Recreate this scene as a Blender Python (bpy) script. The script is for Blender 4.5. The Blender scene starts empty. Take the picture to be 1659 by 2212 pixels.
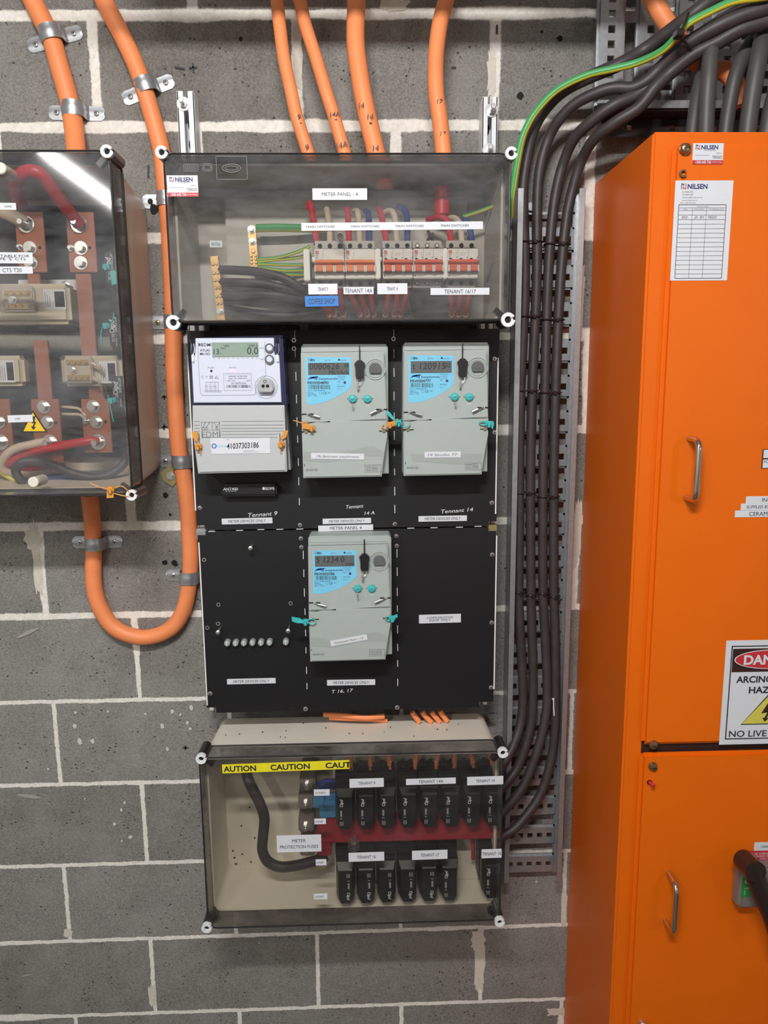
import bpy, bmesh, math, random
from mathutils import Vector, Matrix, Euler
random.seed(4)
SC = bpy.context.scene
COL = SC.collection
# ------------------------------------------------------------------ camera, light, exposure
FPX, CAM_LOC, CAM_ROT = 1599.73, (0.51805, -1.58974, 1.69226), (1.402275, 0.008678, -0.029507)
cd = bpy.data.cameras.new('camera'); CAM = bpy.data.objects.new('camera', cd); COL.objects.link(CAM)
CAM.location = CAM_LOC; CAM.rotation_euler = CAM_ROT
cd.sensor_fit = 'VERTICAL'; cd.sensor_height = 36.0; cd.lens = FPX / 2212 * 36.0; cd.clip_start = 0.02
SC.camera = CAM
SC.view_settings.view_transform = 'Standard'; SC.view_settings.look = 'None'
SC.view_settings.gamma = 1.0; SC.view_settings.use_curve_mapping = False
SC.view_settings.exposure = 1.36
SC.cycles.transparent_max_bounces = 24
SC.cycles.max_bounces = 8
SC.cycles.caustics_reflective = False; SC.cycles.caustics_refractive = False
MAIN_LAMP = dict(loc=(0.34, -1.86, 2.72), sx=0.62, sy=0.10, power=24.0, tilt=48)
SIDE_LAMP = dict(loc=(-0.86, -3.05, 2.72), sx=0.06, sy=1.2, power=17.0, tilt=0)
FILL_LAMP = dict(loc=(2.54, -3.0, 2.15), size=0.3, power=4.5)  # unseen fill lamp, added to brighten the side of the left enclosure
w = bpy.data.worlds.new('world'); SC.world = w; w.use_nodes = True
w.node_tree.nodes['Background'].inputs[0].default_value = (0.5, 0.52, 0.55, 1)
w.node_tree.nodes['Background'].inputs[1].default_value = 0.05

# ------------------------------------------------------------------ picture point -> point in the room at distance d from the wall
_R = Euler(CAM_ROT, 'XYZ').to_matrix(); _C = Vector(CAM_LOC)
def U(px, py, d):
    v = _R @ Vector(((px - 829.5) / FPX, -(py - 1106.0) / FPX, -1.0))
    return _C + v * ((-d - _C.y) / v.y)
def RC(x0, y0, x1, y1, d):
    ym, xm = (y0 + y1) / 2, (x0 + x1) / 2
    return U(x0, ym, d).x, U(x1, ym, d).x, U(xm, y1, d).z, U(xm, y0, d).z     # x0 x1 z0 z1

# ------------------------------------------------------------------ materials
def lin(c):
    return tuple(((v / 255) / 12.92 if v / 255 <= 0.04045 else ((v / 255 + 0.055) / 1.055) ** 2.4) for v in c) + (1,)
MATS = {}
def mat(name, rgb, rough=0.5, metal=0.0, var=0.06, scale=60.0, bump=0.0, bscale=300.0, spec=0.5, emit=None, coat=0.0):
    m = bpy.data.materials.new(name); m.use_nodes = True; nt = m.node_tree; N = nt.nodes; L = nt.links
    b = N['Principled BSDF']; b.inputs['Roughness'].default_value = rough; b.inputs['Metallic'].default_value = metal
    b.inputs['Specular IOR Level'].default_value = spec
    if coat: b.inputs['Coat Weight'].default_value = coat; b.inputs['Coat Roughness'].default_value = 0.15
    c = lin(rgb)
    tc = N.new('ShaderNodeTexCoord'); nz = N.new('ShaderNodeTexNoise'); nz.inputs['Scale'].default_value = scale; nz.inputs['Detail'].default_value = 5
    L.new(tc.outputs['Object'], nz.inputs['Vector'])
    mx = N.new('ShaderNodeMix'); mx.data_type = 'RGBA'
    mx.inputs['A'].default_value = tuple(v * (1 - var * 2) for v in c[:3]) + (1,)
    mx.inputs['B'].default_value = tuple(min(1, v * (1 + var * 2)) for v in c[:3]) + (1,)
    L.new(nz.outputs['Fac'], mx.inputs['Factor']); L.new(mx.outputs['Result'], b.inputs['Base Color'])
    if bump:
        n2 = N.new('ShaderNodeTexNoise'); n2.inputs['Scale'].default_value = bscale; n2.inputs['Detail'].default_value = 4
        L.new(tc.outputs['Object'], n2.inputs['Vector'])
        bp = N.new('ShaderNodeBump'); bp.inputs['Strength'].default_value = bump; bp.inputs['Distance'].default_value = 0.002
        L.new(n2.outputs['Fac'], bp.inputs['Height']); L.new(bp.outputs['Normal'], b.inputs['Normal'])
    if emit:
        b.inputs['Emission Color'].default_value = c; b.inputs['Emission Strength'].default_value = emit
    MATS[name] = m
    return m
def clear_mat(name, tint, haze, haze_rgb, rough=0.05, streak=True):
    """tinted clear plastic: light passes straight through it, with a mirror-like sheen and a film of fine scratches"""
    m = bpy.data.materials.new(name); m.use_nodes = True; nt = m.node_tree; N = nt.nodes; L = nt.links
    for n in list(N): N.remove(n)
    out = N.new('ShaderNodeOutputMaterial'); tr = N.new('ShaderNodeBsdfTransparent'); tr.inputs[0].default_value = tint + (1,)
    gl = N.new('ShaderNodeBsdfGlossy'); gl.inputs['Roughness'].default_value = rough
    df = N.new('ShaderNodeBsdfDiffuse'); df.inputs[0].default_value = haze_rgb + (1,)
    lw = N.new('ShaderNodeLayerWeight'); lw.inputs[0].default_value = 0.5
    pw = N.new('ShaderNodeMath'); pw.operation = 'POWER'; pw.inputs[1].default_value = 5; L.new(lw.outputs['Facing'], pw.inputs[0])
    fr = N.new('ShaderNodeMath'); fr.operation = 'MULTIPLY_ADD'; fr.inputs[1].default_value = 0.9; fr.inputs[2].default_value = 0.035; L.new(pw.outputs[0], fr.inputs[0])
    tc = N.new('ShaderNodeTexCoord'); mp = N.new('ShaderNodeMapping'); mp.inputs['Scale'].default_value = (3, 3, 9)
    mp.inputs['Rotation'].default_value = (0, 0.6, 0)
    nz = N.new('ShaderNodeTexNoise'); nz.inputs['Scale'].default_value = 2.2; nz.inputs['Detail'].default_value = 8; nz.inputs['Roughness'].default_value = 0.7
    L.new(tc.outputs['Object'], mp.inputs[0]); L.new(mp.outputs[0], nz.inputs['Vector'])
    mr = N.new('ShaderNodeMapRange'); mr.inputs['From Min'].default_value = 0.35; mr.inputs['From Max'].default_value = 0.75
    mr.inputs['To Min'].default_value = haze * 0.2; mr.inputs['To Max'].default_value = haze * 3.2
    L.new(nz.outputs['Fac'], mr.inputs['Value'])
    m1 = N.new('ShaderNodeMixShader'); m2 = N.new('ShaderNodeMixShader')
    L.new(mr.outputs[0], m1.inputs[0]); L.new(tr.outputs[0], m1.inputs[1]); L.new(df.outputs[0], m1.inputs[2])
    L.new(fr.outputs[0], m2.inputs[0]); L.new(m1.outputs[0], m2.inputs[1]); L.new(gl.outputs[0], m2.inputs[2])
    L.new(m2.outputs[0], out.inputs[0]); MATS[name] = m
    return m
mat('white_label', (212, 214, 219), 0.45, var=0.015)
mat('ink', (38, 38, 44), 0.6, var=0.02)
mat('grey_ink', (120, 122, 128), 0.6, var=0.02)
mat('navy_ink', (38, 46, 104), 0.6, var=0.02)
mat('red_ink', (190, 44, 52), 0.5, var=0.03)
mat('blue_ink', (60, 120, 190), 0.5, var=0.03)
mat('chalk', (225, 225, 228), 0.8, var=0.02)
mat('black_board', (13, 12, 15), 0.5, var=0.1, bump=0.04, bscale=900)
mat('white_edge', (236, 234, 228), 0.5, var=0.02)
mat('cream_plastic', (220, 214, 199), 0.45, var=0.04, scale=18)
mat('plate_grey', (58, 58, 62), 0.5, var=0.1)
mat('grey_cream', (186, 181, 171), 0.45, var=0.04, scale=18)
mat('tan_plastic', (220, 206, 188), 0.45, var=0.04, scale=18)
mat('meter_grey', (164, 172, 168), 0.5, var=0.02, bump=0.03, bscale=1500)
mat('edmi_grey', (183, 186, 186), 0.5, var=0.02, bump=0.03, bscale=1500)
mat('edmi_face', (206, 211, 226), 0.45, var=0.015)
mat('navy_plastic', (44, 46, 84), 0.25, var=0.04)
mat('sky_blue', (120, 196, 226), 0.4, var=0.03)
mat('lcd_dark', (98, 101, 101), 0.25, var=0.05)
mat('lcd_green', (140, 158, 144), 0.25, var=0.05)
mat('teal', (58, 180, 178), 0.4, var=0.04)
mat('seal_orange', (212, 144, 60), 0.45, var=0.05)
mat('black_plastic', (26, 25, 27), 0.38, var=0.12, bump=0.03, bscale=600)
mat('fuse_black', (24, 24, 26), 0.33, var=0.15, bump=0.04, bscale=500)
mat('dark_post', (40, 38, 40), 0.22, var=0.08)
mat('white_cap', (226, 228, 228), 0.4, var=0.02)
mat('cable_orange', (242, 143, 88), 0.5, var=0.07, scale=25)
mat('cable_black', (60, 54, 54), 0.5, var=0.2, scale=40)
mat('cable_grey', (72, 70, 68), 0.5, var=0.12, scale=30)
mat('wire_green', (70, 160, 90), 0.4, var=0.05)
mat('wire_yellow', (214, 204, 60), 0.4, var=0.05)
mat('wire_red', (196, 44, 54), 0.4, var=0.06)
mat('wire_white', (206, 190, 170), 0.45, var=0.05)
mat('wire_blue', (44, 62, 130), 0.4, var=0.06)
mat('wire_red_brown', (176, 72, 52), 0.5, var=0.08)
mat('galvanised', (178, 180, 182), 0.38, 0.75, var=0.12, scale=90, bump=0.06, bscale=250)
mat('bright_steel', (216, 216, 214), 0.25, 0.9, var=0.05)
mat('aluminium', (226, 228, 230), 0.42, 0.0, var=0.04)
mat('chrome', (214, 206, 196), 0.12, 1.0, var=0.02)
mat('bronze', (150, 128, 98), 0.28, 0.85, var=0.08)
mat('zinc_yellow', (178, 164, 116), 0.4, 0.7, var=0.1)
mat('brass', (196, 160, 104), 0.35, 0.7, var=0.12, scale=120)
mat('copper', (160, 102, 80), 0.45, 0.3, var=0.1, scale=50)
mat('breaker_white', (216, 214, 208), 0.42, var=0.02)
mat('breaker_grey', (176, 172, 164), 0.45, var=0.03)
mat('toggle_orange', (226, 118, 46), 0.35, var=0.04)
mat('toggle_red', (214, 84, 44), 0.35, var=0.04)
mat('hole_black', (8, 8, 8), 0.8, var=0.0)
mat('tape_blue', (44, 118, 196), 0.55, var=0.04)
mat('tape_yellow', (228, 216, 38), 0.4, var=0.05)
mat('sign_yellow', (224, 186, 40), 0.4, var=0.03)
mat('pale_yellow', (206, 196, 84), 0.45, var=0.03)
mat('busbar_red', (150, 40, 52), 0.45, var=0.12, scale=25)
mat('cover_blue', (70, 130, 176), 0.45, var=0.05)
mat('cabinet_orange', (224, 102, 6), 0.45, var=0.03, scale=9, bump=0.06, bscale=420, spec=0.3)
mat('sign_brown', (52, 26, 22), 0.5, var=0.04)
mat('isolator_grey', (122, 112, 106), 0.4, var=0.05)
mat('isolator_black', (42, 30, 28), 0.35, var=0.1)
mat('green_plate', (40, 140, 62), 0.45, var=0.05)
mat('ct_plastic', (196, 186, 164), 0.4, var=0.06, scale=30)
mat('conduit_grey', (170, 168, 160), 0.5, var=0.05)
mat('purple_ink', (70, 50, 110), 0.5, var=0.02)
mat('led_pink', (255, 120, 190), 0.4, emit=1.2, var=0.0)
mat('concrete_floor', (88, 86, 82), 0.7, var=0.12, scale=6, bump=0.1)
mat('ceiling_paint', (188, 188, 187), 0.8, var=0.03)
mat('wall_paint', (200, 199, 196), 0.8, var=0.04)
mat('lamp_housing', (225, 225, 225), 0.5, var=0.01)
mat('paper_tape', (158, 165, 161), 0.3, var=0.02)
clear_mat('smoke_lid', (0.925, 0.912, 0.89), 0.035, (0.5, 0.53, 0.58))
clear_mat('smoke_lid_clean', (0.91, 0.895, 0.87), 0.010, (0.5, 0.5, 0.5))
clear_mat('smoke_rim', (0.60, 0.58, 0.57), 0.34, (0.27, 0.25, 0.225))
clear_mat('clear_cover', (0.93, 0.93, 0.93), 0.03, (0.7, 0.7, 0.7), 0.12)

# ------------------------------------------------------------------ mesh collecting
_TXT = {}
def text_mesh(s, bold=0.0):
    key = (s, bold)
    if key not in _TXT:
        cu = bpy.data.curves.new('t', 'FONT'); cu.body = s; cu.size = 1.0; cu.resolution_u = 3; cu.offset = bold
        ob = bpy.data.objects.new('t', cu); COL.objects.link(ob)
        dg = bpy.context.evaluated_depsgraph_get()
        me = bpy.data.meshes.new_from_object(ob.evaluated_get(dg))
        vs = [(v.co.x, v.co.y) for v in me.vertices]; fs = [tuple(p.vertices) for p in me.polygons]
        bpy.data.objects.remove(ob); bpy.data.curves.remove(cu); bpy.data.meshes.remove(me)
        k = 1 / 0.72
        x0 = min(v[0] for v in vs) if vs else 0; x1 = max(v[0] for v in vs) if vs else 1
        xm = (x0 + x1) / 2
        _TXT[key] = ([((x - xm) * k, y * k - 0.5) for x, y in vs], fs, (x1 - x0) * k)
    return _TXT[key]
def catmull(P, n=8):
    P = [Vector(p) for p in P]
    if len(P) < 3: return P
    Q = [P[0] * 2 - P[1]] + P + [P[-1] * 2 - P[-2]]; out = []
    for i in range(1, len(Q) - 2):
        a, b, c, d = Q[i - 1], Q[i], Q[i + 1], Q[i + 2]
        for k in range(n):
            t = k / n
            out.append(0.5 * ((2 * b) + (c - a) * t + (2 * a - 5 * b + 4 * c - d) * t * t + (3 * b - a - 3 * c + d) * t ** 3))
    out.append(P[-1])
    return out
class MB:
    def __init__(s): s.v, s.f, s.m, s.mats, s.uv = [], [], [], [], None
    def mi(s, name):
        if name not in s.mats: s.mats.append(name)
        return s.mats.index(name)
    def add(s, vs, fs, m):
        o = len(s.v); s.v += [Vector(v) for v in vs]; k = s.mi(m)
        for f in fs: s.f.append(tuple(i + o for i in f)); s.m.append(k)
    def bm(s, b, m):
        b.verts.ensure_lookup_table(); b.verts.index_update()
        s.add([v.co.copy() for v in b.verts], [[v.index for v in f.verts] for f in b.faces], m); b.free()
    def box(s, x0, x1, d0, d1, z0, z1, m, bev=0.0, seg=2):
        b = bmesh.new(); bmesh.ops.create_cube(b, size=1)
        for v in b.verts:
            v.co = Vector(((x0 + x1) / 2 + v.co.x * (x1 - x0), -(d0 + d1) / 2 + v.co.y * (d1 - d0), (z0 + z1) / 2 + v.co.z * (z1 - z0)))
        if bev: bmesh.ops.bevel(b, geom=b.edges[:], offset=bev, segments=seg, affect='EDGES', clamp_overlap=True)
        s.bm(b, m); return s
    def poly(s, pts, d0, d1, m, bev=0.0):
        """outline pts (x, z) pushed from d0 (wall side) to d1 (front)"""
        b = bmesh.new()
        a = sum(pts[i][0] * pts[(i + 1) % len(pts)][1] - pts[(i + 1) % len(pts)][0] * pts[i][1] for i in range(len(pts)))
        if a < 0: pts = pts[::-1]
        fr = [b.verts.new((x, -d1, z)) for x, z in pts]; bk = [b.verts.new((x, -d0, z)) for x, z in pts]
        ff = b.faces.new(fr); b.faces.new(bk[::-1]); n = len(pts)
        for i in range(n): b.faces.new((fr[(i + 1) % n], fr[i], bk[i], bk[(i + 1) % n]))
        if bev: bmesh.ops.bevel(b, geom=list(ff.edges), offset=bev, segments=2, affect='EDGES', clamp_overlap=True)
        s.bm(b, m); return s
    def lathe(s, x, z, prof, m, n=20):
        vs, fs = [], []
        for r, d in prof:
            for k in range(n):
                a = 2 * math.pi * k / n; vs.append((x + r * math.cos(a), -d, z + r * math.sin(a)))
        for i in range(len(prof) - 1):
            for k in range(n):
                fs.append((i * n + k, i * n + (k + 1) % n, (i + 1) * n + (k + 1) % n, (i + 1) * n + k))
        if prof[0][0] > 1e-6: fs.append(tuple(range(n))[::-1])
        if prof[-1][0] > 1e-6: fs.append(tuple((len(prof) - 1) * n + k for k in range(n)))
        s.add(vs, fs, m); return s
    def cyl(s, x, z, r, d0, d1, m, n=20, bev=0.0):
        pr = [(r, d0), (r, d1)] if not bev else [(r, d0), (r, d1 - bev), (r - bev, d1)]
        return s.lathe(x, z, pr, m, n)
    def ring(s, x, z, r0, r1, d0, d1, m, n=24, a0=0.0, a1=2 * math.pi):
        vs, fs = [], []; full = abs(a1 - a0 - 2 * math.pi) < 1e-4; c = n if full else n + 1
        for k in range(c):
            a = a0 + (a1 - a0) * k / n
            for r, d in ((r0, d0), (r1, d0), (r1, d1), (r0, d1)): vs.append((x + r * math.cos(a), -d, z + r * math.sin(a)))
        for k in range(n):
            p, q = k * 4, ((k + 1) % c) * 4
            for j in range(4): fs.append((p + j, p + (j + 1) % 4, q + (j + 1) % 4, q + j))
        if not full: fs += [(0, 1, 2, 3), tuple((c - 1) * 4 + j for j in (3, 2, 1, 0))]
        s.add(vs, fs, m); return s
    def tube(s, P, r, m, n=12, smooth=True, res=8, stripe=None, flat=1.0):
        P = catmull(P, res) if smooth else [Vector(p) for p in P]
        rad = r if callable(r) else (lambda t: r)
        T = [(P[min(i + 1, len(P) - 1)] - P[max(i - 1, 0)]).normalized() for i in range(len(P))]
        up = Vector((0, -1, 0)) if abs(T[0].y) < 0.9 else Vector((1, 0, 0)); vs = []; fs = []
        nv = (up - T[0] * up.dot(T[0])).normalized()
        for i, p in enumerate(P):
            nv = (nv - T[i] * nv.dot(T[i])).normalized(); bn = T[i].cross(nv); q = rad(i / (len(P) - 1))
            for k in range(n):
                a = 2 * math.pi * k / n; vs.append(p + nv * (q * math.cos(a) * flat) + bn * (q * math.sin(a)))
        st = []
        for i in range(len(P) - 1):
            for k in range(n):
                f = (i * n + k, i * n + (k + 1) % n, (i + 1) * n + (k + 1) % n, (i + 1) * n + k)
                (st if stripe and k in stripe[1] else fs).append(f)
        fs += [tuple(range(n))[::-1], tuple((len(P) - 1) * n + k for k in range(n))]
        o = len(s.v); s.add(vs, fs, m)
        if st:
            k = s.mi(stripe[0])
            for f in st: s.f.append(tuple(i + o for i in f)); s.m.append(k)
        return s
    def text(s, t, x, z, d, h, m='ink', w=None, rot=0.0, shear=0.0, bold=0.0, align='c', wmax=None):
        vs, fs, tw = text_mesh(t, bold); kx = h if w is None else w / max(tw, 1e-6)
        if wmax and tw * kx > wmax: kx = wmax / tw
        off = {'c': 0, 'l': tw * kx / 2, 'r': -tw * kx / 2}[align]
        c, sn = math.cos(rot), math.sin(rot); out = []
        for a, b in vs:
            a, b = a * kx + off + shear * b * h, b * h
            out.append((x + a * c - b * sn, -d, z + a * sn + b * c))
        s.add(out, fs, m); return s
    def rect(s, x0, x1, z0, z1, d, m):
        s.add([(x0, -d, z0), (x1, -d, z0), (x1, -d, z1), (x0, -d, z1)], [(0, 1, 2, 3)], m); return s
    def line(s, x0, z0, x1, z1, wd, d, m):
        v = Vector((x1 - x0, z1 - z0)); n = Vector((-v.y, v.x)).normalized() * wd / 2
        s.add([(x0 - n.x, -d, z0 - n.y), (x1 - n.x, -d, z1 - n.y), (x1 + n.x, -d, z1 + n.y), (x0 + n.x, -d, z0 + n.y)], [(0, 1, 2, 3)], m); return s
    def frame(s, x0, x1, z0, z1, wd, d, m):
        s.rect(x0, x1, z0, z0 + wd, d, m).rect(x0, x1, z1 - wd, z1, d, m).rect(x0, x0 + wd, z0, z1, d, m).rect(x1 - wd, x1, z0, z1, d, m); return s
    def centre(s):
        lo = [min(v[i] for v in s.v) for i in range(3)]; hi = [max(v[i] for v in s.v) for i in range(3)]
        return Vector(((lo[0] + hi[0]) / 2, (lo[1] + hi[1]) / 2, lo[2]))
ORG = {}
def link(name, mb, parent=None, label=None, sharp=35):
    o0 = mb.centre(); me = bpy.data.meshes.new(name)
    me.from_pydata([v - o0 for v in mb.v], [], mb.f)
    for k in mb.mats: me.materials.append(MATS[k])
    me.polygons.foreach_set('material_index', mb.m); me.validate(); me.update()
    me.shade_smooth(); me.set_sharp_from_angle(angle=math.radians(sharp))
    ob = bpy.data.objects.new(name, me); COL.objects.link(ob); ORG[ob.name] = o0
    if parent is not None:
        ob.parent = parent; ob.location = o0 - ORG[parent.name]
    else: ob.location = o0
    if label: ob['label'] = label
    return ob
part = link
def tag(o, label, cat, group=None):
    o['label'] = label; o['category'] = cat
    if group: o['group'] = group
    return o
def whole(name, mb, label, cat, group=None): return tag(link(name, mb), label, cat, group)
def thing(name, label, cat, loc, group=None):
    o = bpy.data.objects.new(name, None); o.empty_display_size = 0.02; COL.objects.link(o)
    o.location = loc; ORG[o.name] = Vector(loc); return tag(o, label, cat, group)
def struct(name, mb):
    o = link(name, mb); o['kind'] = 'structure'; return o
def copy_tree(o, dx):
    """a copy of a thing with its parts and sub-parts, moved by dx"""
    c = o.copy(); COL.objects.link(c); c.location = o.location + Vector(dx); ORG[c.name] = ORG[o.name] + Vector(dx)
    def kids(a, b):
        for ch in list(a.children):
            k = ch.copy(); COL.objects.link(k); k.parent = b; kids(ch, k)
    kids(o, c); return c
def shell(x0, x1, z0, z1, dop, dcl, t, rad, m, taper=0.0, mface=None, n=6):
    """open rounded-corner tray: closed face at dcl, open at dop; taper shrinks the closed end"""
    mb = MB()
    def loop(ins, d, tp):
        a0, a1, b0, b1 = x0 + ins + tp, x1 - ins - tp, z0 + ins + tp, z1 - ins - tp; r = max(rad - ins, 0.001); P = []
        for cx, cz, s0 in ((a1 - r, b1 - r, 0), (a0 + r, b1 - r, 90), (a0 + r, b0 + r, 180), (a1 - r, b0 + r, 270)):
            for k in range(n + 1):
                a = math.radians(s0 + 90 * k / n); P.append((cx + r * math.cos(a), -d, cz + r * math.sin(a)))
        return P
    sg = 1 if dcl > dop else -1
    L = [loop(0, dop, 0), loop(0, dcl - sg * 0.003, taper), loop(0.003, dcl, taper), loop(t, dcl - sg * t, taper), loop(t, dop, 0)]
    c = len(L[0]); vs = [p for l in L for p in l]; fs = []; ff = []
    for i, j in ((0, 1), (1, 2), (3, 4), (4, 0)):
        for k in range(c): fs.append((i * c + k, i * c + (k + 1) % c, j * c + (k + 1) % c, j * c + k))
    ff = [tuple(2 * c + k for k in range(c)), tuple(3 * c + k for k in range(c))[::-1]]
    if mface is None: mb.add(vs, fs + ff, m)
    else:
        mb.add(vs, fs, m); o = 0; k = mb.mi(mface)
        for f in ff: mb.f.append(f); mb.m.append(k)
    return mb
def label(parent, px, d, lines, m='white_label', rot=0.0, name='label', extra=None, lab=None, t=0.0006):
    """a sticker on a front face: px its outline in the picture, lines = (text, fx, fz, fh, options)"""
    x0, x1, z0, z1 = RC(*px, d); cx, cz, W, H = (x0 + x1) / 2, (z0 + z1) / 2, x1 - x0, z1 - z0
    mb = MB(); c, s = math.cos(rot), math.sin(rot)
    def at(fx, fz): a, b = fx * W / 2, fz * H / 2; return cx + a * c - b * s, cz + a * s + b * c
    mb.poly([at(-1, -1), at(1, -1), at(1, 1), at(-1, 1)], d, d + t, m)
    for l in lines:
        o = dict(l[4]) if len(l) > 4 else {}
        if 'w' in o: o['w'] *= W
        if 'rot' not in o: o['rot'] = rot
        o.setdefault('wmax', W * 0.96)
        x, z = at(l[1], l[2]); mb.text(l[0], x, z, d + t + 0.0003, l[3] * H, **o)
    if extra: extra(mb, at, W, H, d + t)
    return part(name, mb, parent, lab)
def screw_mb(mb, x, z, d, r=0.0048, m='bright_steel', h=0.0025):
    mb.lathe(x, z, [(r, d), (r, d + h * 0.35), (r * 0.75, d + h * 0.85), (r * 0.3, d + h), (0, d + h)], m, 14)
    k = r * 0.5
    mb.line(x - k, z, x + k, z, r * 0.22, d + h + 0.0004, 'ink').line(x, z - k, x, z + k, r * 0.22, d + h + 0.0004, 'ink')
    return mb
def bolt_mb(mb, x, z, d, r=0.012, h=0.012, m='bright_steel', stud=0.0):
    mb.cyl(x, z, r, d, d + 0.002, m, 24)
    b = [(x + r * 0.66 * math.cos(math.radians(60 * k + 12)), z + r * 0.66 * math.sin(math.radians(60 * k + 12))) for k in range(6)]
    mb.poly(b, d + 0.002, d + h, m, 0.0008)
    if stud: mb.cyl(x, z, r * 0.4, d + h, d + h + stud, m, 12, 0.001)
    return mb

# ================================================================== the room
def build_wall():
    X0, X1 = -1.6, 2.6
    # height of each bed joint at X=0 and X=1, and how far each course's head joints stray from the regular bond
    zl = {0: (2.404, 2.414), 1: (2.203, 2.208), 2: (1.992, 1.996), 3: (1.791, 1.795), 4: (1.597, 1.597), 5: (1.399, 1.398), 6: (1.199, 1.20),
          7: (1.0, 1.0), 8: (0.799, 0.80), 9: (0.595, 0.598), 10: (0.396, 0.401), 11: (0.192, 0.195)}
    dx = {0: (0.004, -0.013), 1: (0.0, -0.012), 2: (0, 0), 3: (0, 0), 4: (0.018, -0.01), 5: (0.012, -0.014), 6: (0.009, -0.01), 7: (0.012, -0.01),
          8: (0, -0.01), 9: (0.003, -0.012), 10: (-0.005, -0.013), 11: (0, -0.009)}
    def z(k, X):
        if k > 11: return -0.0 if k == 12 else 0
        if k < 0: return 2.404 + 0.2 * -k
        a, b = zl[k]; return a + (b - a) * X
    bm_v, faces, uvs = [], [], []
    NX = 6
    for k in range(-3, 12):
        for i in range(NX):
            a, b = X0 + (X1 - X0) * i / NX, X0 + (X1 - X0) * (i + 1) / NX; o = len(bm_v)
            for X, kk in ((a, k + 1), (b, k + 1), (b, k), (a, k)):
                bm_v.append(Vector((X, 0, z(kk, X)))); s = dx.get(k, (0, 0)); e = s[0] + (s[1] - s[0]) * X
                uvs.append((X - max(-0.03, min(0.03, e)), (11 - kk + 1) * 0.2))
            faces.append((o, o + 1, o + 2, o + 3))
    mb = MB(); mb.add(bm_v, faces, 'block_wall'); n_uv = len(uvs)
    # drilled holes, pen marks and paint splashes on the blocks
    def blob(px, py, r, m, el=1.0, rot=0.0, d=0.0024):
        p = U(px, py, 0); P = []
        for k in range(12):
            a = k * math.pi / 6; q = r * random.uniform(0.75, 1.15); x, zz = q * math.cos(a), q * el * math.sin(a)
            P.append((p.x + x * math.cos(rot) - zz * math.sin(rot), -d, p.z + x * math.sin(rot) + zz * math.cos(rot)))
        mb.add(P, [tuple(range(12))], m)
    for px, py, r in ((357, 1214, .006), (378, 1216, .007), (358, 1069, .006), (1123, 208, .007), (1209, 84, .006), (333, 452, .010), (368, 1111, .003), (520, 85, .004), (1170, 70, .003)):
        blob(px, py, r, 'hole_black')
    for px, py, r in ((263, 1748, .005), (248, 1779, .006), (283, 1807, .007), (264, 1815, .003), (270, 1733, .004), (162, 1567, .007), (173, 1601, .008), (201, 1600, .007), (164, 1538, .005), (234, 1536, .004),
                      (351, 1567, .007), (373, 1536, .006), (405, 1560, .005), (411, 1573, .006), (414, 1528, .006), (362, 1617, .005), (105, 1660, .004), (184, 1724, .003), (85, 1748, .002), (315, 1541, .005), (390, 1543, .004), (1158, 1903, .004), (560, 2035, .003)):
        blob(px, py, r * 0.7, 'wall_splash', random.uniform(0.8, 1.6), d=.0026)
    for px, py, l, a in ((62, 1366, .055, 25), (66, 1719, .055, -10), (60, 2105, .03, 10), (233, 1290, .02, -60), (300, 1255, .02, -70)):
        blob(px, py, l / 2, 'wall_scuff', 0.16, math.radians(a))
    for i_, (px, py, hw, hh) in enumerate(((1036, 2085, .013, .085), (1033, 2030, .018, .03), (80, 1212, .010, .088), (72, 1165, .020, .022), (284, 1112, .009, .03), (285, 1135, .026, .010), (1205, 2185, .03, .012), (852, 12, .03, .012), (643, 120, .010, .06), (1062, 160, .010, .05), (148, 2015, .012, .012), (330, 2150, .010, .03), (1218, 1960, .008, .05), (1246, 1150, .010, .08), (1252, 640, .010, .09))):
        c = U(px, py, 0); n = 28; P = []
        for k in range(n):
            a = 2 * math.pi * k / n; q = random.uniform(.72, 1.1); P.append((c.x + hw * q * math.copysign(abs(math.cos(a)) ** .6, math.cos(a)), -.0003 - .00012 * i_, c.z + hh * q * math.copysign(abs(math.sin(a)) ** .6, math.sin(a))))
        mb.add(P, [tuple(range(n))], 'mortar_smear')
    def pen(*pts):
        for (ax, ay), (bx, by) in zip(pts, pts[1:]):
            p, q = U(ax, ay, 0), U(bx, by, 0); mb.line(p.x, p.z, q.x, q.z, 0.0032, 0.0028, 'ink')
    pen((378, 146), (400, 150)); pen((409, 147), (426, 146)); pen((417, 137), (418, 157)); pen((321, 357), (321, 384)); pen((355, 853), (356, 862)); pen((350, 857), (361, 857))
    pen((355, 916), (355, 928)); pen((350, 922), (361, 921)); pen((401, 1610), (401, 1618)); pen((396, 1614), (406, 1614)); pen((985, 147), (975, 147)); pen((1073, 55), (1073, 75))
    ob = struct('wall_back', mb)
    uvl = ob.data.uv_layers.new(name='bond'); i = 0
    for p in ob.data.polygons:
        for li in p.loop_indices:
            uvl.data[li].uv = uvs[i] if i < n_uv else (0.2, 0.1); i += 1
mat('mortar_smear', (208, 201, 187), 0.9, var=0.1, scale=120, bump=0.2)
mat('wall_splash', (205, 200, 190), 0.8, var=0.04); mat('wall_scuff', (160, 156, 148), 0.9, var=0.08)
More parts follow.
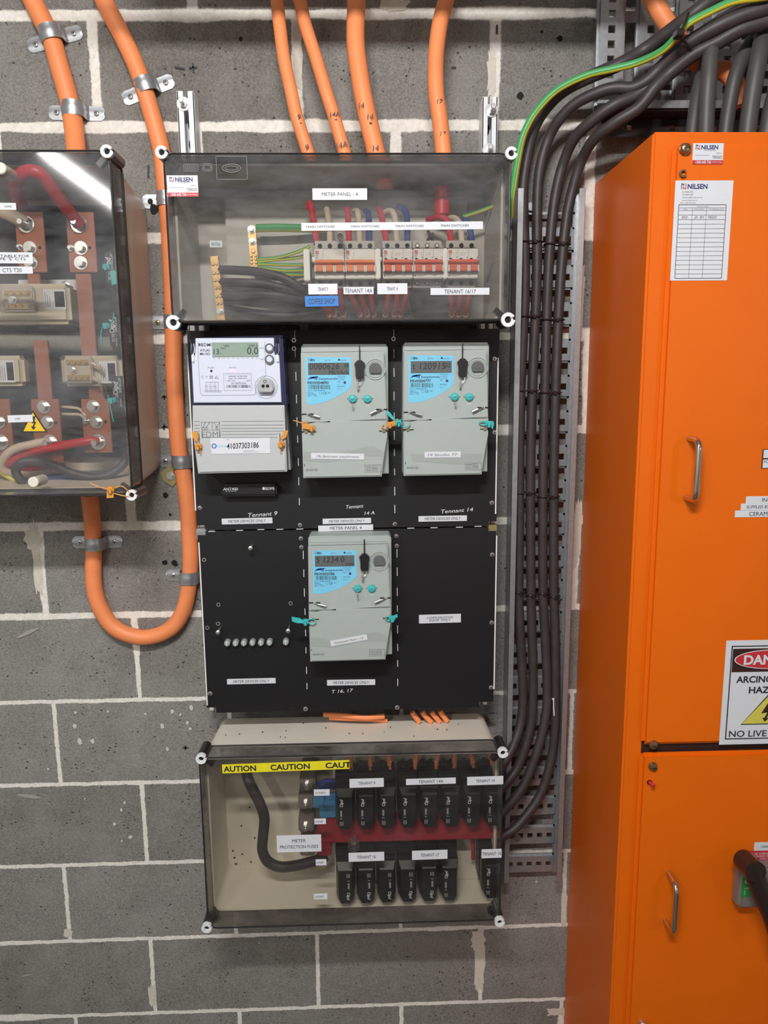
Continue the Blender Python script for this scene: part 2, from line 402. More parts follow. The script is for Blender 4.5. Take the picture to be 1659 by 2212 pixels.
def block_material():
    m = bpy.data.materials.new('block_wall'); m.use_nodes = True; nt = m.node_tree; N = nt.nodes; L = nt.links
    b = N['Principled BSDF']; b.inputs['Roughness'].default_value = 0.85; b.inputs['Specular IOR Level'].default_value = 0.25
    uv = N.new('ShaderNodeUVMap'); uv.uv_map = 'bond'; tc = N.new('ShaderNodeTexCoord')
    def noise(scale, detail=4, rough=0.55, src=None):
        n = N.new('ShaderNodeTexNoise'); n.inputs['Scale'].default_value = scale; n.inputs['Detail'].default_value = detail; n.inputs['Roughness'].default_value = rough
        L.new(src or tc.outputs['Object'], n.inputs['Vector']); return n
    def math_(op, a, bb):
        n = N.new('ShaderNodeMath'); n.operation = op
        for k, v in enumerate((a, bb)):
            if isinstance(v, (int, float)): n.inputs[k].default_value = v
            else: L.new(v, n.inputs[k])
        return n.outputs[0]
    def ramp(src, a, b2, c0, c1):
        n = N.new('ShaderNodeMapRange'); n.inputs['From Min'].default_value = a; n.inputs['From Max'].default_value = b2
        n.inputs['To Min'].default_value = c0; n.inputs['To Max'].default_value = c1; L.new(src, n.inputs['Value']); return n.outputs[0]
    def mixc(f, a, bb, typ='MIX'):
        n = N.new('ShaderNodeMix'); n.data_type = 'RGBA'; n.blend_type = typ
        L.new(f, n.inputs['Factor']) if not isinstance(f, float) else n.inputs['Factor'].__setattr__('default_value', f)
        for nm, v in (('A', a), ('B', bb)):
            if isinstance(v, tuple): n.inputs[nm].default_value = v
            else: L.new(v, n.inputs[nm])
        return n.outputs['Result']
    def warped(sc, amp, sc2, amp2):
        w1 = noise(sc, 3); w2 = noise(sc2, 2); v = N.new('ShaderNodeVectorMath'); v.operation = 'SUBTRACT'; v.inputs[1].default_value = (0.5,) * 3
        L.new(w1.outputs['Color'], v.inputs[0]); s1 = N.new('ShaderNodeVectorMath'); s1.operation = 'SCALE'; s1.inputs['Scale'].default_value = amp; L.new(v.outputs[0], s1.inputs[0])
        v2 = N.new('ShaderNodeVectorMath'); v2.operation = 'SUBTRACT'; v2.inputs[1].default_value = (0.5,) * 3; L.new(w2.outputs['Color'], v2.inputs[0])
        s2 = N.new('ShaderNodeVectorMath'); s2.operation = 'SCALE'; s2.inputs['Scale'].default_value = amp2; L.new(v2.outputs[0], s2.inputs[0])
        a = N.new('ShaderNodeVectorMath'); L.new(uv.outputs[0], a.inputs[0]); L.new(s1.outputs[0], a.inputs[1])
        a2 = N.new('ShaderNodeVectorMath'); L.new(a.outputs[0], a2.inputs[0]); L.new(s2.outputs[0], a2.inputs[1]); return a2.outputs[0]
    def bricks(vec, size, smooth):
        t = N.new('ShaderNodeTexBrick'); t.inputs['Scale'].default_value = 1; t.inputs['Brick Width'].default_value = 0.4; t.inputs['Row Height'].default_value = 0.2
        t.inputs['Mortar Smooth'].default_value = smooth
        t.inputs['Color1'].default_value = (0, 0, 0, 1); t.inputs['Color2'].default_value = (1, 1, 1, 1); t.inputs['Mortar'].default_value = (0.5, 0.5, 0.5, 1)
        L.new(vec, t.inputs['Vector'])
        if isinstance(size, float): t.inputs['Mortar Size'].default_value = size
        else: L.new(size, t.inputs['Mortar Size'])
        return t
    vec = warped(30, 0.006, 170, 0.005)
    # the upper courses were pointed with a wide smear of mortar, the lower ones neatly
    sep = N.new('ShaderNodeSeparateXYZ'); L.new(uv.outputs[0], sep.inputs[0])
    up = ramp(sep.outputs['Y'], 1.0, 1.5, 0, 1)
    sm = noise(5, 3); size = math_('ADD', 0.0058, math_('MULTIPLY', up, ramp(sm.outputs['Fac'], 0.35, 0.7, 0.003, 0.011)))
    size = math_('ADD', size, ramp(noise(3.2, 2).outputs['Fac'], 0.58, 0.75, 0, 0.007))
    t = bricks(vec, size, 0.35)
    # each block its own grey; coarse aggregate, dark pits, pale lime bloom
    tint = N.new('ShaderNodeSeparateColor'); L.new(t.outputs['Color'], tint.inputs[0])
    base = mixc(tint.outputs[0], lin((170, 165, 156)), lin((202, 199, 193)))
    f1 = noise(340, 5, 0.8); base = mixc(ramp(f1.outputs['Fac'], 0.38, 0.68, 0, 1), mixc(0.62, base, lin((82, 79, 74))), mixc(0.5, base, lin((212, 208, 202))))
    f2 = noise(7, 5, 0.65); base = mixc(ramp(f2.outputs['Fac'], 0.42, 0.68, 0, 0.34), base, lin((204, 201, 196)))
    f3 = noise(3.3, 5, 0.6); base = mixc(ramp(f3.outputs['Fac'], 0.5, 0.7, 0, 0.4), base, lin((112, 104, 94)))
    vo = N.new('ShaderNodeTexVoronoi'); vo.inputs['Scale'].default_value = 95; L.new(tc.outputs['Object'], vo.inputs['Vector'])
    pit = ramp(vo.outputs['Distance'], 0.1, 0.24, 1, 0); pm = ramp(noise(22, 3).outputs['Fac'], 0.5, 0.62, 0, 1); pit = math_('MULTIPLY', pit, pm)
    base = mixc(math_('MULTIPLY', pit, 0.75), base, lin((46, 42, 38)))
    mo = noise(90, 5, 0.7); mcol = mixc(ramp(mo.outputs['Fac'], 0.35, 0.7, 0, 1), lin((220, 215, 203)), lin((242, 239, 232)))
    fac = t.outputs['Fac']
    col = mixc(fac, base, mcol); L.new(col, b.inputs['Base Color'])
    hgt = math_('ADD', math_('MULTIPLY', f1.outputs['Fac'], 0.9), math_('MULTIPLY', pit, -1.0)); inv = math_('SUBTRACT', 1.0, fac)
    hgt = math_('ADD', math_('MULTIPLY', hgt, inv), math_('MULTIPLY', fac, math_('ADD', 0.2, math_('MULTIPLY', mo.outputs['Fac'], 0.35))))
    bp = N.new('ShaderNodeBump'); bp.inputs['Strength'].default_value = 1.0; bp.inputs['Distance'].default_value = 0.005
    L.new(hgt, bp.inputs['Height']); L.new(bp.outputs['Normal'], b.inputs['Normal']); MATS['block_wall'] = m
block_material(); build_wall()
RX0, RX1, RY, RZ = -1.6, 2.6, 4.2, 2.95
struct('floor', MB().box(RX0 - .1, RX1 + .1, -0.1, RY + .1, -0.08, 0.0, 'concrete_floor'))
struct('ceiling', MB().box(RX0 - .1, RX1 + .1, -0.1, RY + .1, RZ, RZ + 0.08, 'ceiling_paint'))
struct('wall_left', MB().box(RX0 - 0.1, RX0, -0.1, RY, 0, RZ, 'wall_paint'))
struct('wall_right', MB().box(RX1, RX1 + 0.1, -0.1, RY, 0, RZ, 'wall_paint'))
struct('wall_front', MB().box(RX0 - 0.1, RX1 + 0.1, RY, RY + 0.1, 0, RZ, 'wall_paint'))
def lamp(spec, name, lab):
    x, y, z = spec['loc']; sx, sy = spec['sx'], spec['sy']
    t = thing(name, lab, 'light', (x, y, z))
    part('housing', MB().box(x - sx / 2 - 0.03, x + sx / 2 + 0.03, -y - sy / 2 - 0.02, -y + sy / 2 + 0.02, z + 0.01, RZ, 'lamp_housing', 0.004), t)
    l = bpy.data.lights.new('tube', 'AREA'); l.shape = 'RECTANGLE'; l.size = sx; l.size_y = sy; l.energy = spec['power']; l.color = (1.0, 0.99, 0.98)
    o = bpy.data.objects.new('tube', l); COL.objects.link(o); o.parent = t; o.rotation_euler = (math.radians(spec['tilt']), 0, 0)
lamp(MAIN_LAMP, 'ceiling_batten_light', 'white ceiling batten light above and behind the viewer')
t = thing('added_fill_light', 'square bulkhead light on the right hand wall outside the picture', 'light', FILL_LAMP['loc'])
part('housing', MB().box(2.552, 2.60, 2.83, 3.17, 1.98, 2.32, 'lamp_housing', 0.01), t)  # housing for the added fill lamp
l = bpy.data.lights.new('fill_emitter', 'AREA'); l.shape = 'SQUARE'; l.size = FILL_LAMP['size']; l.energy = FILL_LAMP['power']; l.color = (1.0, 0.97, 0.93)
o = bpy.data.objects.new('fill_emitter', l); COL.objects.link(o); o.parent = t; o.rotation_euler = (0, math.radians(90), 0)
lamp(SIDE_LAMP, 'ceiling_tube_light', 'long ceiling tube light mirrored in the left enclosure lid')
# cable ladder overhead that throws the dark bands on the top courses
t = thing('overhead_cable_ladder', 'galvanised cable ladder running overhead along the wall above the picture', 'cable ladder', (0.4, -0.32, 2.43))
part('side_rail', MB().box(0.12, 0.98, 0.26, 0.275, 2.46, 2.50, 'galvanised', 0.002), t)
part('side_rail', MB().box(0.12, 0.98, 0.52, 0.535, 2.452, 2.49, 'galvanised', 0.002), t)
for i in range(3): part('rung', MB().box(0.2 + i * 0.3, 0.24 + i * 0.3, 0.275, 0.52, 2.465, 2.485, 'galvanised', 0.002), t)

# ================================================================== helpers for repeated hardware
def saddle(px, py, deg, r, lab, ear='both', mscrew='bright_steel', d0=0.0):
    c = U(px, py, 0.018); a = math.radians(deg); e = Vector((math.cos(a), 0, math.sin(a))); ax = Vector((-math.sin(a), 0, math.cos(a)))
    R = r + 0.0025; hw = 0.0135; prof = [(-R - 0.033, 0.0022, hw * 0.45), (-R - 0.031, 0.0022, hw * 0.75), (-R - 0.025, 0.0022, hw), (-R - 0.003, 0.0022, hw), (-R, 0.006, hw)]
    arc = []
    for k in range(0, 15):
        q = math.pi * (1 - k / 14); arc.append((R * math.cos(q), r + R * math.sin(q) if True else 0, hw))
    prof = prof + [(x, d, w_) for x, d, w_ in arc] + [(-x, d, w_) for x, d, w_ in reversed(prof)]
    mb = MB(); vs, fs = [], []
    for i, (x, d, w_) in enumerate(prof):
        p0, p1 = prof[max(i - 1, 0)], prof[min(i + 1, len(prof) - 1)]; tg = Vector((p1[0] - p0[0], p1[1] - p0[1])).normalized(); nn = Vector((-tg.y, tg.x))
        for s, off, kk in ((-1, 0, 1), (-0.35, 0, 1), (0, 0.0012, 1), (0.35, 0, 1), (1, 0, 1), (1, -0.0019, 1), (-1, -0.0019, 1)):
            q = Vector((x, d)) + nn * off; p = Vector((c.x, 0, c.z)) + e * q.x + ax * (s * w_) + Vector((0, -max(q.y, 0.0002), 0)); vs.append(p)
    for i in range(len(prof) - 1):
        for k in range(7): fs.append((i * 7 + k, i * 7 + (k + 1) % 7, (i + 1) * 7 + (k + 1) % 7, (i + 1) * 7 + k))
    fs += [tuple(range(7))[::-1], tuple((len(prof) - 1) * 7 + k for k in range(7))]; mb.add(vs, fs, 'galvanised')
    t = thing('cable_saddle', lab, 'cable clamp', (c.x, 0, c.z), 'saddle clamps on the orange cables')
    part('strap', mb, t)
    for sgn in (-1, 1):
        if ear in ('both', sgn):
            q = Vector((c.x, 0, c.z)) + e * (sgn * (R + 0.017)); part('screw', screw_mb(MB(), q.x, q.z, 0.0022, 0.0055, mscrew), t)
def cable(name, pts, r, m, lab, cat='cable', group=None, n=14, stripe=None, extra=None):
    P = [U(*p) for p in pts]; mb = MB().tube(P, r, m, n, stripe=stripe)
    if extra: extra(mb)
    return whole(name, mb, lab, cat, group)
def pen_on(mb, s, px, py, d, h, rot=0.0, m='ink'):
    p = U(px, py, d); mb.text(s, p.x, p.z, d, h, m, rot=rot, shear=0.15)
def post(parent, px, py, d0, d1, tabdir, m='dark_post', r=0.0105):
    p = U(px, py, d1); mb = MB().cyl(p.x, p.z, r, d0, d1 - 0.004, m, 24, 0.001)
    q = (p.x + tabdir[0] * 0.020, p.z + tabdir[1] * 0.020)
    a = math.atan2(tabdir[1], tabdir[0]); c, s = math.cos(a), math.sin(a)
    mb.poly([(q[0] + u * c - v * s, q[1] + u * s + v * c) for u, v in ((-0.014, -0.005), (0.008, -0.005), (0.008, 0.005), (-0.014, 0.005))], d1 - 0.02, d1 - 0.006, m, 0.001)
    o = part('corner_post', mb, parent)
    mc = MB().ring(p.x, p.z, r * 0.5, r, d1 - 0.004, d1 + 0.004, 'white_cap', 24, 0.5, 0.5 + 2 * math.pi - 0.55).cyl(p.x, p.z, r * 0.55, d1 - 0.004, d1 - 0.001, 'hole_black', 16)
    mc.ring(p.x, p.z, r * 0.45, r * 0.75, d1 - 0.004, d1 + 0.001, 'white_cap', 24)
    part('screw_cap', mc, o, 'white ring screw cap')
def rim_bead(parent, x0, x1, z0, z1, d, rad=.018, r=.0016, m='dark_post'):  # front bead's dark colour stands in for refraction at the edge; rear bead is gasket
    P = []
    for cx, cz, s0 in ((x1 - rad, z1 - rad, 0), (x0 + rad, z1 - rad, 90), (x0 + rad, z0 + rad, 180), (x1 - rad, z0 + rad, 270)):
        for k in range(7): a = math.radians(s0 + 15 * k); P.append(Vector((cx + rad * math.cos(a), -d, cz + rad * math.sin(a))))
    part('rim_bead', MB().tube(P + [P[0]], r, m, 8, smooth=False), parent, 'lid edge bead, dark colour for gasket and edge refraction')
def nilsen(mb, x, z, h, d):
    """the N mark (navy strokes, red lower half) with the word beside it; x, z its left centre"""
    w_ = h * 0.75
    mb.line(x, z - h / 2, x, z + h / 2, h * 0.13, d, 'navy_ink').line(x, z + h / 2, x + w_ * 0.5, z + h * 0.15, h * 0.13, d, 'navy_ink').line(x + w_ * 0.5, z + h / 2, x + w_ * 0.5, z + h * 0.12, h * 0.13, d, 'navy_ink')
    mb.line(x + w_ * 0.4, z - h / 2, x + w_ * 0.4, z - h * 0.1, h * 0.13, d, 'red_ink').line(x + w_ * 0.4, z - h * 0.12, x + w_, z - h / 2, h * 0.13, d, 'red_ink').line(x + w_, z - h / 2, x + w_, z + h / 2, h * 0.13, d, 'red_ink')
    mb.text('NILSEN', x + w_ * 1.45, z, d, h * 0.82, 'navy_ink', align='l', bold=0.03)
def nilsen_sticker(parent, px, d):
    def ex(mb, at, W, H, dd):
        dd += 0.0003
        x, z = at(-0.8, 0.62); nilsen(mb, x, z, H * 0.24, dd)
        x, z = at(0.1, 0.32); mb.text('PH: (02) 9898 9255', x, z, dd, H * 0.055, 'grey_ink')
        x, z = at(0.7, 0.05); mb.text('225013', x, z, dd, H * 0.065, 'grey_ink')
        x, z = at(0.6, -0.33); mb.text('TEGO', x, z, dd, H * 0.14, 'ink', shear=0.2)
        a, b = at(-0.85, -0.15), at(0.1, -0.15); mb.line(a[0], a[1], b[0], b[1], H * 0.012, dd, 'grey_ink')
        a, b = at(-1, -1), at(1, -0.62); mb.rect(a[0], b[0], a[1], b[1], dd, 'red_ink')
        x, z = at(-0.28, -0.81); mb.text('1300 645 736', x, z, dd + 0.0003, H * 0.13, 'white_label', bold=0.02, w=W * 0.5)
        x, z = at(0.6, -0.81); mb.text('AFTER HOURS', x, z, dd + 0.0003, H * 0.06, 'white_label')
    label(parent, px, d, [], extra=ex, name='sticker', lab='white and red contractor sticker')
DYMO = dict(w=0.72)
# ================================================================== aluminium mounting struts behind the middle enclosure
def strut(x0, x1, ztop, bolts, lab):
    t = thing('mounting_strut', lab, 'strut', ((x0 + x1) / 2, 0, 0.99), 'slotted aluminium mounting struts')
    mb = MB(); w_ = x1 - x0; k = w_ * 0.36; zb = 0.99
    mb.box(x0, x1, 0.0005, 0.003, zb, ztop, 'aluminium').box(x0, x0 + 0.0025, 0.003, 0.042, zb, ztop, 'aluminium').box(x1 - 0.0025, x1, 0.003, 0.042, zb, ztop, 'aluminium')
    mb.box(x0, x0 + k, 0.040, 0.042, zb, ztop, 'aluminium', 0.0006).box(x1 - k, x1, 0.040, 0.042, zb, ztop, 'aluminium', 0.0006)
    mb.box(x0 + k - 0.002, x0 + k, 0.032, 0.040, zb, ztop, 'aluminium').box(x1 - k, x1 - k + 0.002, 0.032, 0.040, zb, ztop, 'aluminium')
    xm = (x0 + x1) / 2
    for z in (ztop - 0.048, ztop - 0.085, ztop - 0.125): mb.poly([(xm + 0.006 * math.cos(a / 6 * math.pi), z + 0.012 * math.sin(a / 6 * math.pi)) for a in range(12)], 0.003, 0.0034, 'hole_black')
    part('channel', mb, t)
    for px, py in bolts:
        p = U(px, py, 0.044); b = MB().cyl(p.x, p.z, 0.0125, 0.0421, 0.044, 'bright_steel', 24)
        hx = [(p.x + 0.0085 * math.cos(math.radians(60 * q)), p.z + 0.0085 * math.sin(math.radians(60 * q))) for q in range(6)]
        b.poly(hx, 0.044, 0.052, 'bright_steel', 0.001).cyl(p.x, p.z, 0.005, 0.052, 0.066, 'bright_steel', 14, 0.001)
        part('bolt', b, t)
strut(0.170, 0.203, 2.254, [(396, 224)], 'slotted aluminium strut with one bolt, above the left end of the middle enclosure')
strut(0.760, 0.790, 2.245, [(1062, 238), (1056, 324)], 'slotted aluminium strut with two bolts, above the right end of the middle enclosure')

# ================================================================== orange cables and their saddles
cable('orange_cable', [(-60, -320, .03), (0, -160, .02), (40, -60, .02), (70, 0, .019), (90, 40, .019), (111, 84, .019), (130, 150, .019), (146, 205, .019), (155, 243, .02), (162, 300, .035), (166, 345, .06), (168, 385, .075)], .0185, 'cable_orange',
      'orange cable at the far left running down into the top of the left enclosure', group='thick orange cables')
cable('orange_cable', [(130, -320, .03), (170, -160, .02), (200, -60, .019), (224, 0, .019), (267, 84, .019), (297, 150, .019), (320, 220, .019), (340, 290, .019), (351, 340, .019), (360, 432, .019), (366, 500, .019), (371, 600, .019), (374, 690, .019), (375, 780, .019), (378, 850, .019),
      (382, 920, .019), (387, 980, .019), (395, 1020, .019), (405, 1090, .019), (408, 1142, .019), (411.5, 1215, .019), (405, 1285, .019), (393, 1325, .019), (373, 1354, .02), (340, 1372, .02), (298, 1376, .02), (250, 1358, .02), (221, 1322, .02),
      (205, 1277, .02), (201.6, 1232, .02), (202.5, 1196, .02), (201, 1159, .02), (199, 1123, .025), (196, 1090, .05), (193, 1062, .07)], .0172, 'cable_orange',
      'long orange cable looping in a U up into the left enclosure', group='thick orange cables', n=16)
def nine(mb): pen_on(mb, '9', 646, 252, .119, .010, 0.05); pen_on(mb, '-', 650, 263, .119, .012); pen_on(mb, '9', 663, 318, .128, .011, 0.1)
cable('orange_cable', [(560, -320, .03), (572, -180, .035), (585, -70, .05), (598, 0, .07), (604, 54, .08), (613.5, 127, .09), (629, 199, .1), (641, 253, .105), (664, 325, .112), (675, 360, .115)], .0122, 'cable_orange', 'slim orange cable marked 9, leftmost of the four entering the middle enclosure', group='orange cables entering the middle enclosure', extra=nine)
def f14a(mb): pen_on(mb, '14A', 724, 246, .119, .009, 0.1); pen_on(mb, '-', 726, 255, .119, .014); pen_on(mb, '14A', 739, 312, .128, .010, 0.25)
cable('orange_cable', [(560, -320, .05), (585, -180, .05), (615, -70, .05), (647, 0, .07), (659.5, 54, .08), (683, 127, .09), (704.6, 199, .1), (722, 253, .105), (742.6, 325, .112), (752, 360, .115)], .0122, 'cable_orange', 'slim orange cable marked 14A, second of the four entering the middle enclosure', group='orange cables entering the middle enclosure', extra=f14a)
def f14(mb): pen_on(mb, '14', 781, 227, .122, .009); pen_on(mb, '14', 800, 251, .126, .010); pen_on(mb, '-', 801, 261, .127, .016); pen_on(mb, '14', 812, 319, .133, .010)
cable('orange_cable', [(790, -320, .03), (780, -180, .04), (772, -70, .05), (770, 0, .07), (768, 90, .085), (777, 163, .095), (790, 235, .102), (811, 325, .112), (820, 365, .115)], .0172, 'cable_orange', 'thick scuffed orange cable marked 14, third of the four entering the middle enclosure', group='orange cables entering the middle enclosure', extra=f14)
def f17(mb): pen_on(mb, '17', 950, 219, .118, .009); pen_on(mb, '-', 949, 232, .118, .014); pen_on(mb, '17', 957, 289, .124, .009); pen_on(mb, '-', 955, 302, .125, .014)
cable('orange_cable', [(1080, -320, .03), (1030, -180, .03), (985, -70, .04), (964, 0, .07), (949.6, 54, .08), (941.5, 127, .09), (942, 199, .1), (949.6, 253, .105), (957.4, 325, .112), (960, 365, .115)], .0152, 'cable_orange', 'orange cable with the pen mark 17, rightmost of the four entering the middle enclosure', group='orange cables entering the middle enclosure', extra=f17)
saddle(111, 76, 15, .0192, 'galvanised saddle tilted on the far left orange cable, topmost of all')
saddle(159, 238, -1, .0192, 'galvanised saddle on the far left orange cable just above the left enclosure')
saddle(315, 187, 20, .018, 'galvanised saddle tilted on the long orange cable near the minus and plus marks')
saddle(361, 431, 0, .018, 'galvanised saddle on the long orange cable beside the contractor sticker', ear=-1, mscrew='hole_black')
saddle(376, 695, 0, .018, 'galvanised saddle on the long orange cable behind the lower left cap of the middle enclosure', ear=-1, mscrew='zinc_yellow')
saddle(392, 997, 0, .018, 'galvanised saddle on the long orange cable above the zinc bracket', ear=-1)
saddle(205, 1174, 0, .018, 'galvanised saddle under the left enclosure where the U-shaped orange cable rises')
saddle(408, 1247, -2, .018, 'galvanised saddle on the right leg of the U of orange cable', ear=-1)

# ================================================================== left enclosure with current transformers
LX0, LX1, LZ0, LZ1 = -0.33, 0.103, 1.503, 2.083
t = thing('meter_enclosure', 'tan wall enclosure with clear lid over copper bars, at the left edge', 'electrical enclosure', (-0.11, 0, LZ0))
LBOX = t
part('base', shell(LX0 + 0.003, LX1 - 0.003, LZ0 + 0.003, LZ1 - 0.003, 0.198, 0.001, 0.004, 0.022, 'tan_plastic', taper=0.012), t)
part('mounting_plate', MB().box(LX0 + 0.03, 0.076, 0.02, 0.026, 1.55, 2.05, 'plate_grey', 0.001), t)
lid = part('lid', shell(LX0, LX1, LZ0, LZ1, 0.196, 0.26, 0.003, 0.02, 'smoke_rim', mface='smoke_lid'), t, 'clear smoke grey lid')
part('lid_seam', MB().box(LX0 + 0.004, LX1 - 0.004, 0.2, 0.2025, LZ0 + 0.002, LZ0 + 0.006, 'dark_post').box(LX0 + 0.004, LX1 - 0.004, 0.2, 0.2025, LZ1 - 0.006, LZ1 - 0.002, 'dark_post').box(LX1 - 0.006, LX1 - 0.002, 0.2, 0.2025, LZ0 + 0.004, LZ1 - 0.004, 'dark_post'), t)
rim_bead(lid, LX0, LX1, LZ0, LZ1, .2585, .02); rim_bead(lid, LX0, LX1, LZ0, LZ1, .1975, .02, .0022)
post(t, 232, 328, 0.20, 0.262, (-0.7, -0.7)); post(t, 285, 1069, 0.20, 0.262, (-0.8, 0.6), r=0.0098)
for px, py in ((4, 365), (74, 1041)):
    p = U(px, py, .262); part('cover_button', MB().cyl(p.x, p.z, 0.0095, 0.225, 0.268, 'cream_plastic', 24, 0.0015), t, 'cream round cover button')
DD = 0.2604
label(lid, (-40, 438, 35, 453), DD, [('LOAD', 0.55, 0, 0.3)], rot=-0.02, lab='white strip reading LOAD')
label(lid, (-60, 545, 71, 569), DD, [('SUITABLE FOR', 0.28, 0.35, 0.24, dict(w=0.62)), ("TYPE 'S' CTs", 0.2, -0.18, 0.24, dict(w=0.56))], rot=-0.01, lab="white label on current transformer type")
label(lid, (-60, 576, 71, 591.5), DD, [('CTS T20', 0.32, 0, 0.55)], lab='white label reading CTS T20')
tri = MB()
def pxp(px, py, d): p = U(px, py, d); return (p.x, p.z)
tri.poly([pxp(71, 886, DD), pxp(103, 934, DD), pxp(47, 934, DD)], DD, DD + .0004, 'ink').poly([pxp(71, 891, DD), pxp(98, 931.5, DD), pxp(51, 931.5, DD)], DD + .0004, DD + .0008, 'sign_yellow')
tri.poly([pxp(*q, DD) for q in ((72, 899), (77, 899), (75, 911), (79, 911), (74, 922), (78, 922), (73, 929), (67, 921), (71, 921), (74, 914), (69, 914))], DD + .0008, DD + .0011, 'ink')
part('warning_triangle', tri, lid, 'yellow triangle with a black lightning arrow')
label(lid, (17, 896.5, 71, 912), DD + .0016, [('LINE', -0.2, 0, 0.25)], rot=0.02, lab='white strip reading LINE')
pb = U(366, 1028, .008); b = MB().poly([(pb.x - .014, pb.z - .012), (pb.x + .004, pb.z - .024), (pb.x + .016, pb.z - .012), (pb.x + .014, pb.z + .010), (pb.x + .002, pb.z + .024), (pb.x - .02, pb.z + .006)], .001, .004, 'zinc_yellow', .0006)
br = part('fixing_bracket', b, t, 'yellow zinc fixing bracket'); part('bolt', bolt_mb(MB(), pb.x + .002, pb.z, .004, .009, .009), br)

def busbar(rects, d0, d1, bolts, lab, holes=()):
    x0, x1, z0, z1 = RC(*rects[0], d1); t = thing('copper_busbar', lab, 'busbar', ((x0 + x1) / 2, -d0, z0), 'copper bars in the left enclosure')
    for i, r in enumerate(rects):
        x0, x1, z0, z1 = RC(*r, d1); mb = MB().box(x0, x1, d0 - 0.006 * i, d1 - 0.006 * i, z0, z1, 'copper', 0.0008)
        if i == 0:
            for hx, hy in holes: p = U(hx, hy, d1); mb.cyl(p.x, p.z, 0.003, d1, d1 + 0.0004, 'hole_black', 12)
        part('bar' if i == 0 else 'link', mb, t)
    for bx, by, r, st in bolts:
        p = U(bx, by, d1); part('bolt', bolt_mb(MB(), p.x, p.z, d1, r, .012, stud=st), t)
    return t
BZ = (0.115, 0.122)
busbar([(146, 458, 206, 588), (167, 586, 200, 768)], *BZ, [(171, 485, .015, .018), (175, 536, .0125, 0), (175, 568, .0125, 0), (154, 536, .006, 0)], 'copper bar with a red cable bolted on, upper right in the left enclosure', [(194, 535)])
busbar([(36, 458, 97, 588), (58, 586, 84, 640)], *BZ, [(57, 485, .015, .018), (65, 536, .0125, 0), (67, 568, .0125, 0), (44, 534, .005, 0)], 'copper bar with a cream cable bolted on, upper left in the left enclosure', [(86, 535)])
busbar([(72, 862, 132, 1000), (74, 735, 105, 866)], *BZ, [(95, 879, .0125, 0), (103, 912, .0125, 0), (108, 955, .015, .014)], 'copper bar behind the warning triangle with a cream cable bolted on', [(121, 913)])
busbar([(179, 862, 239, 978), (189, 828, 222, 866)], *BZ, [(202, 878, .0125, 0), (209, 912, .0125, 0), (187, 909, .006, 0), (212, 955, .015, .014)], 'copper bar with a red cable bolted on, lower right in the left enclosure', [(228, 911)])
busbar([(-35, 862, 26, 1000)], *BZ, [(-2, 912, .0125, 0), (2, 955, .015, .014)], 'copper bar cut by the left picture edge', [(12, 915)])
def ct(px, d0, d1, lab, term=None, lbl=None, holes=()):
    x0, x1, z0, z1 = RC(*px, d1); t = thing('current_transformer', lab, 'current transformer', ((x0 + x1) / 2, -d0, z0), 'current transformers in the left enclosure')
    part('body', MB().box(x0, x1, d0, d1, z0, z1, 'ct_plastic', 0.008, 3), t)
    if term:
        a0, a1, b0, b1 = RC(*term, d1 + .012); q = part('terminal_block', MB().box(a0, a1, d1 - 0.004, d1 + 0.008, b0, b1, 'wire_white', 0.003).box(a0 + .006, a1 - .006, d1 + .008, d1 + .011, b1 - .014, b1 - .004, 'brass', .001).box(a0 + .006, a1 - .006, d1 + .008, d1 + .011, b0 + .004, b0 + .014, 'brass', .001), t)
        for i in range(4):
            for zz in (b1 - .009, b0 + .009): part('terminal_screw', MB().cyl(a0 + .011 + i * (a1 - a0 - .022) / 3, zz, .0032, d1 + .011, d1 + .0135, 'zinc_yellow', 12, .0006), q)
        part('cover_screw', bolt_mb(MB(), (a0 + a1) / 2 - .01, (b0 + b1) / 2, d1 + .008, .008, .006), q)
        part('terminal_cover', MB().box(a0 - .003, a1 + .003, d1 + .004, d1 + .018, b0 - .004, b1 + .004, 'clear_cover', .003), t, 'clear terminal cover')
    if lbl:
        a0, a1, b0, b1 = RC(*lbl, d1); mb = MB().rect(a0, a1, b0, b1, d1 + .0005, 'white_label').rect(a0 + (a1 - a0) * .5, a1 - .002, b0 + .004, b1 - .004, d1 + .0008, 'ink')
        for i in range(3): mb.rect(a0 + .002 + i * .004, a0 + .0032 + i * .004, b0 + .004, b1 - .006 - i * .004, d1 + .0008, 'grey_ink')
        part('rating_label', mb, t)
ct((-60, 612, 150, 700), .07, .125, 'cream current transformer with a screw terminal box, behind the CTS T20 label', (2, 622, 72, 672), (95, 625, 142, 668))
ct((130, 768, 262, 834), .10, .135, 'cream current transformer with two white wires, lower right in the left enclosure', (136, 772, 198, 826), (215, 780, 252, 828))
ct((-60, 768, 50, 834), .10, .135, 'cream current transformer low at the left picture edge', None, (-2, 778, 32, 826))
p0, p1, q0, q1 = RC(40, 604, 168, 640, .068); t = thing('transformer_bracket', 'pale mounting plate with a slotted screw behind the upper current transformer', 'bracket', ((p0 + p1) / 2, -.064, q0))
part('plate', MB().box(p0, p1, .064, .068, q0 - .05, q1, 'aluminium', .001), t); p = U(143, 617, .068); part('screw', bolt_mb(MB(), p.x, p.z, .068, .009, .008), t)
p0, p1, q0, q1 = RC(52, 686, 172, 722, .07); whole('junction_block', MB().box(p0, p1, .026, .07, q0, q1, 'black_plastic', .006, 3).box(p0 + .03, p1 - .05, .07, .072, q0 + .01, q1 - .01, 'lcd_dark', .001), 'dark rounded block under the upper current transformer', 'junction block')
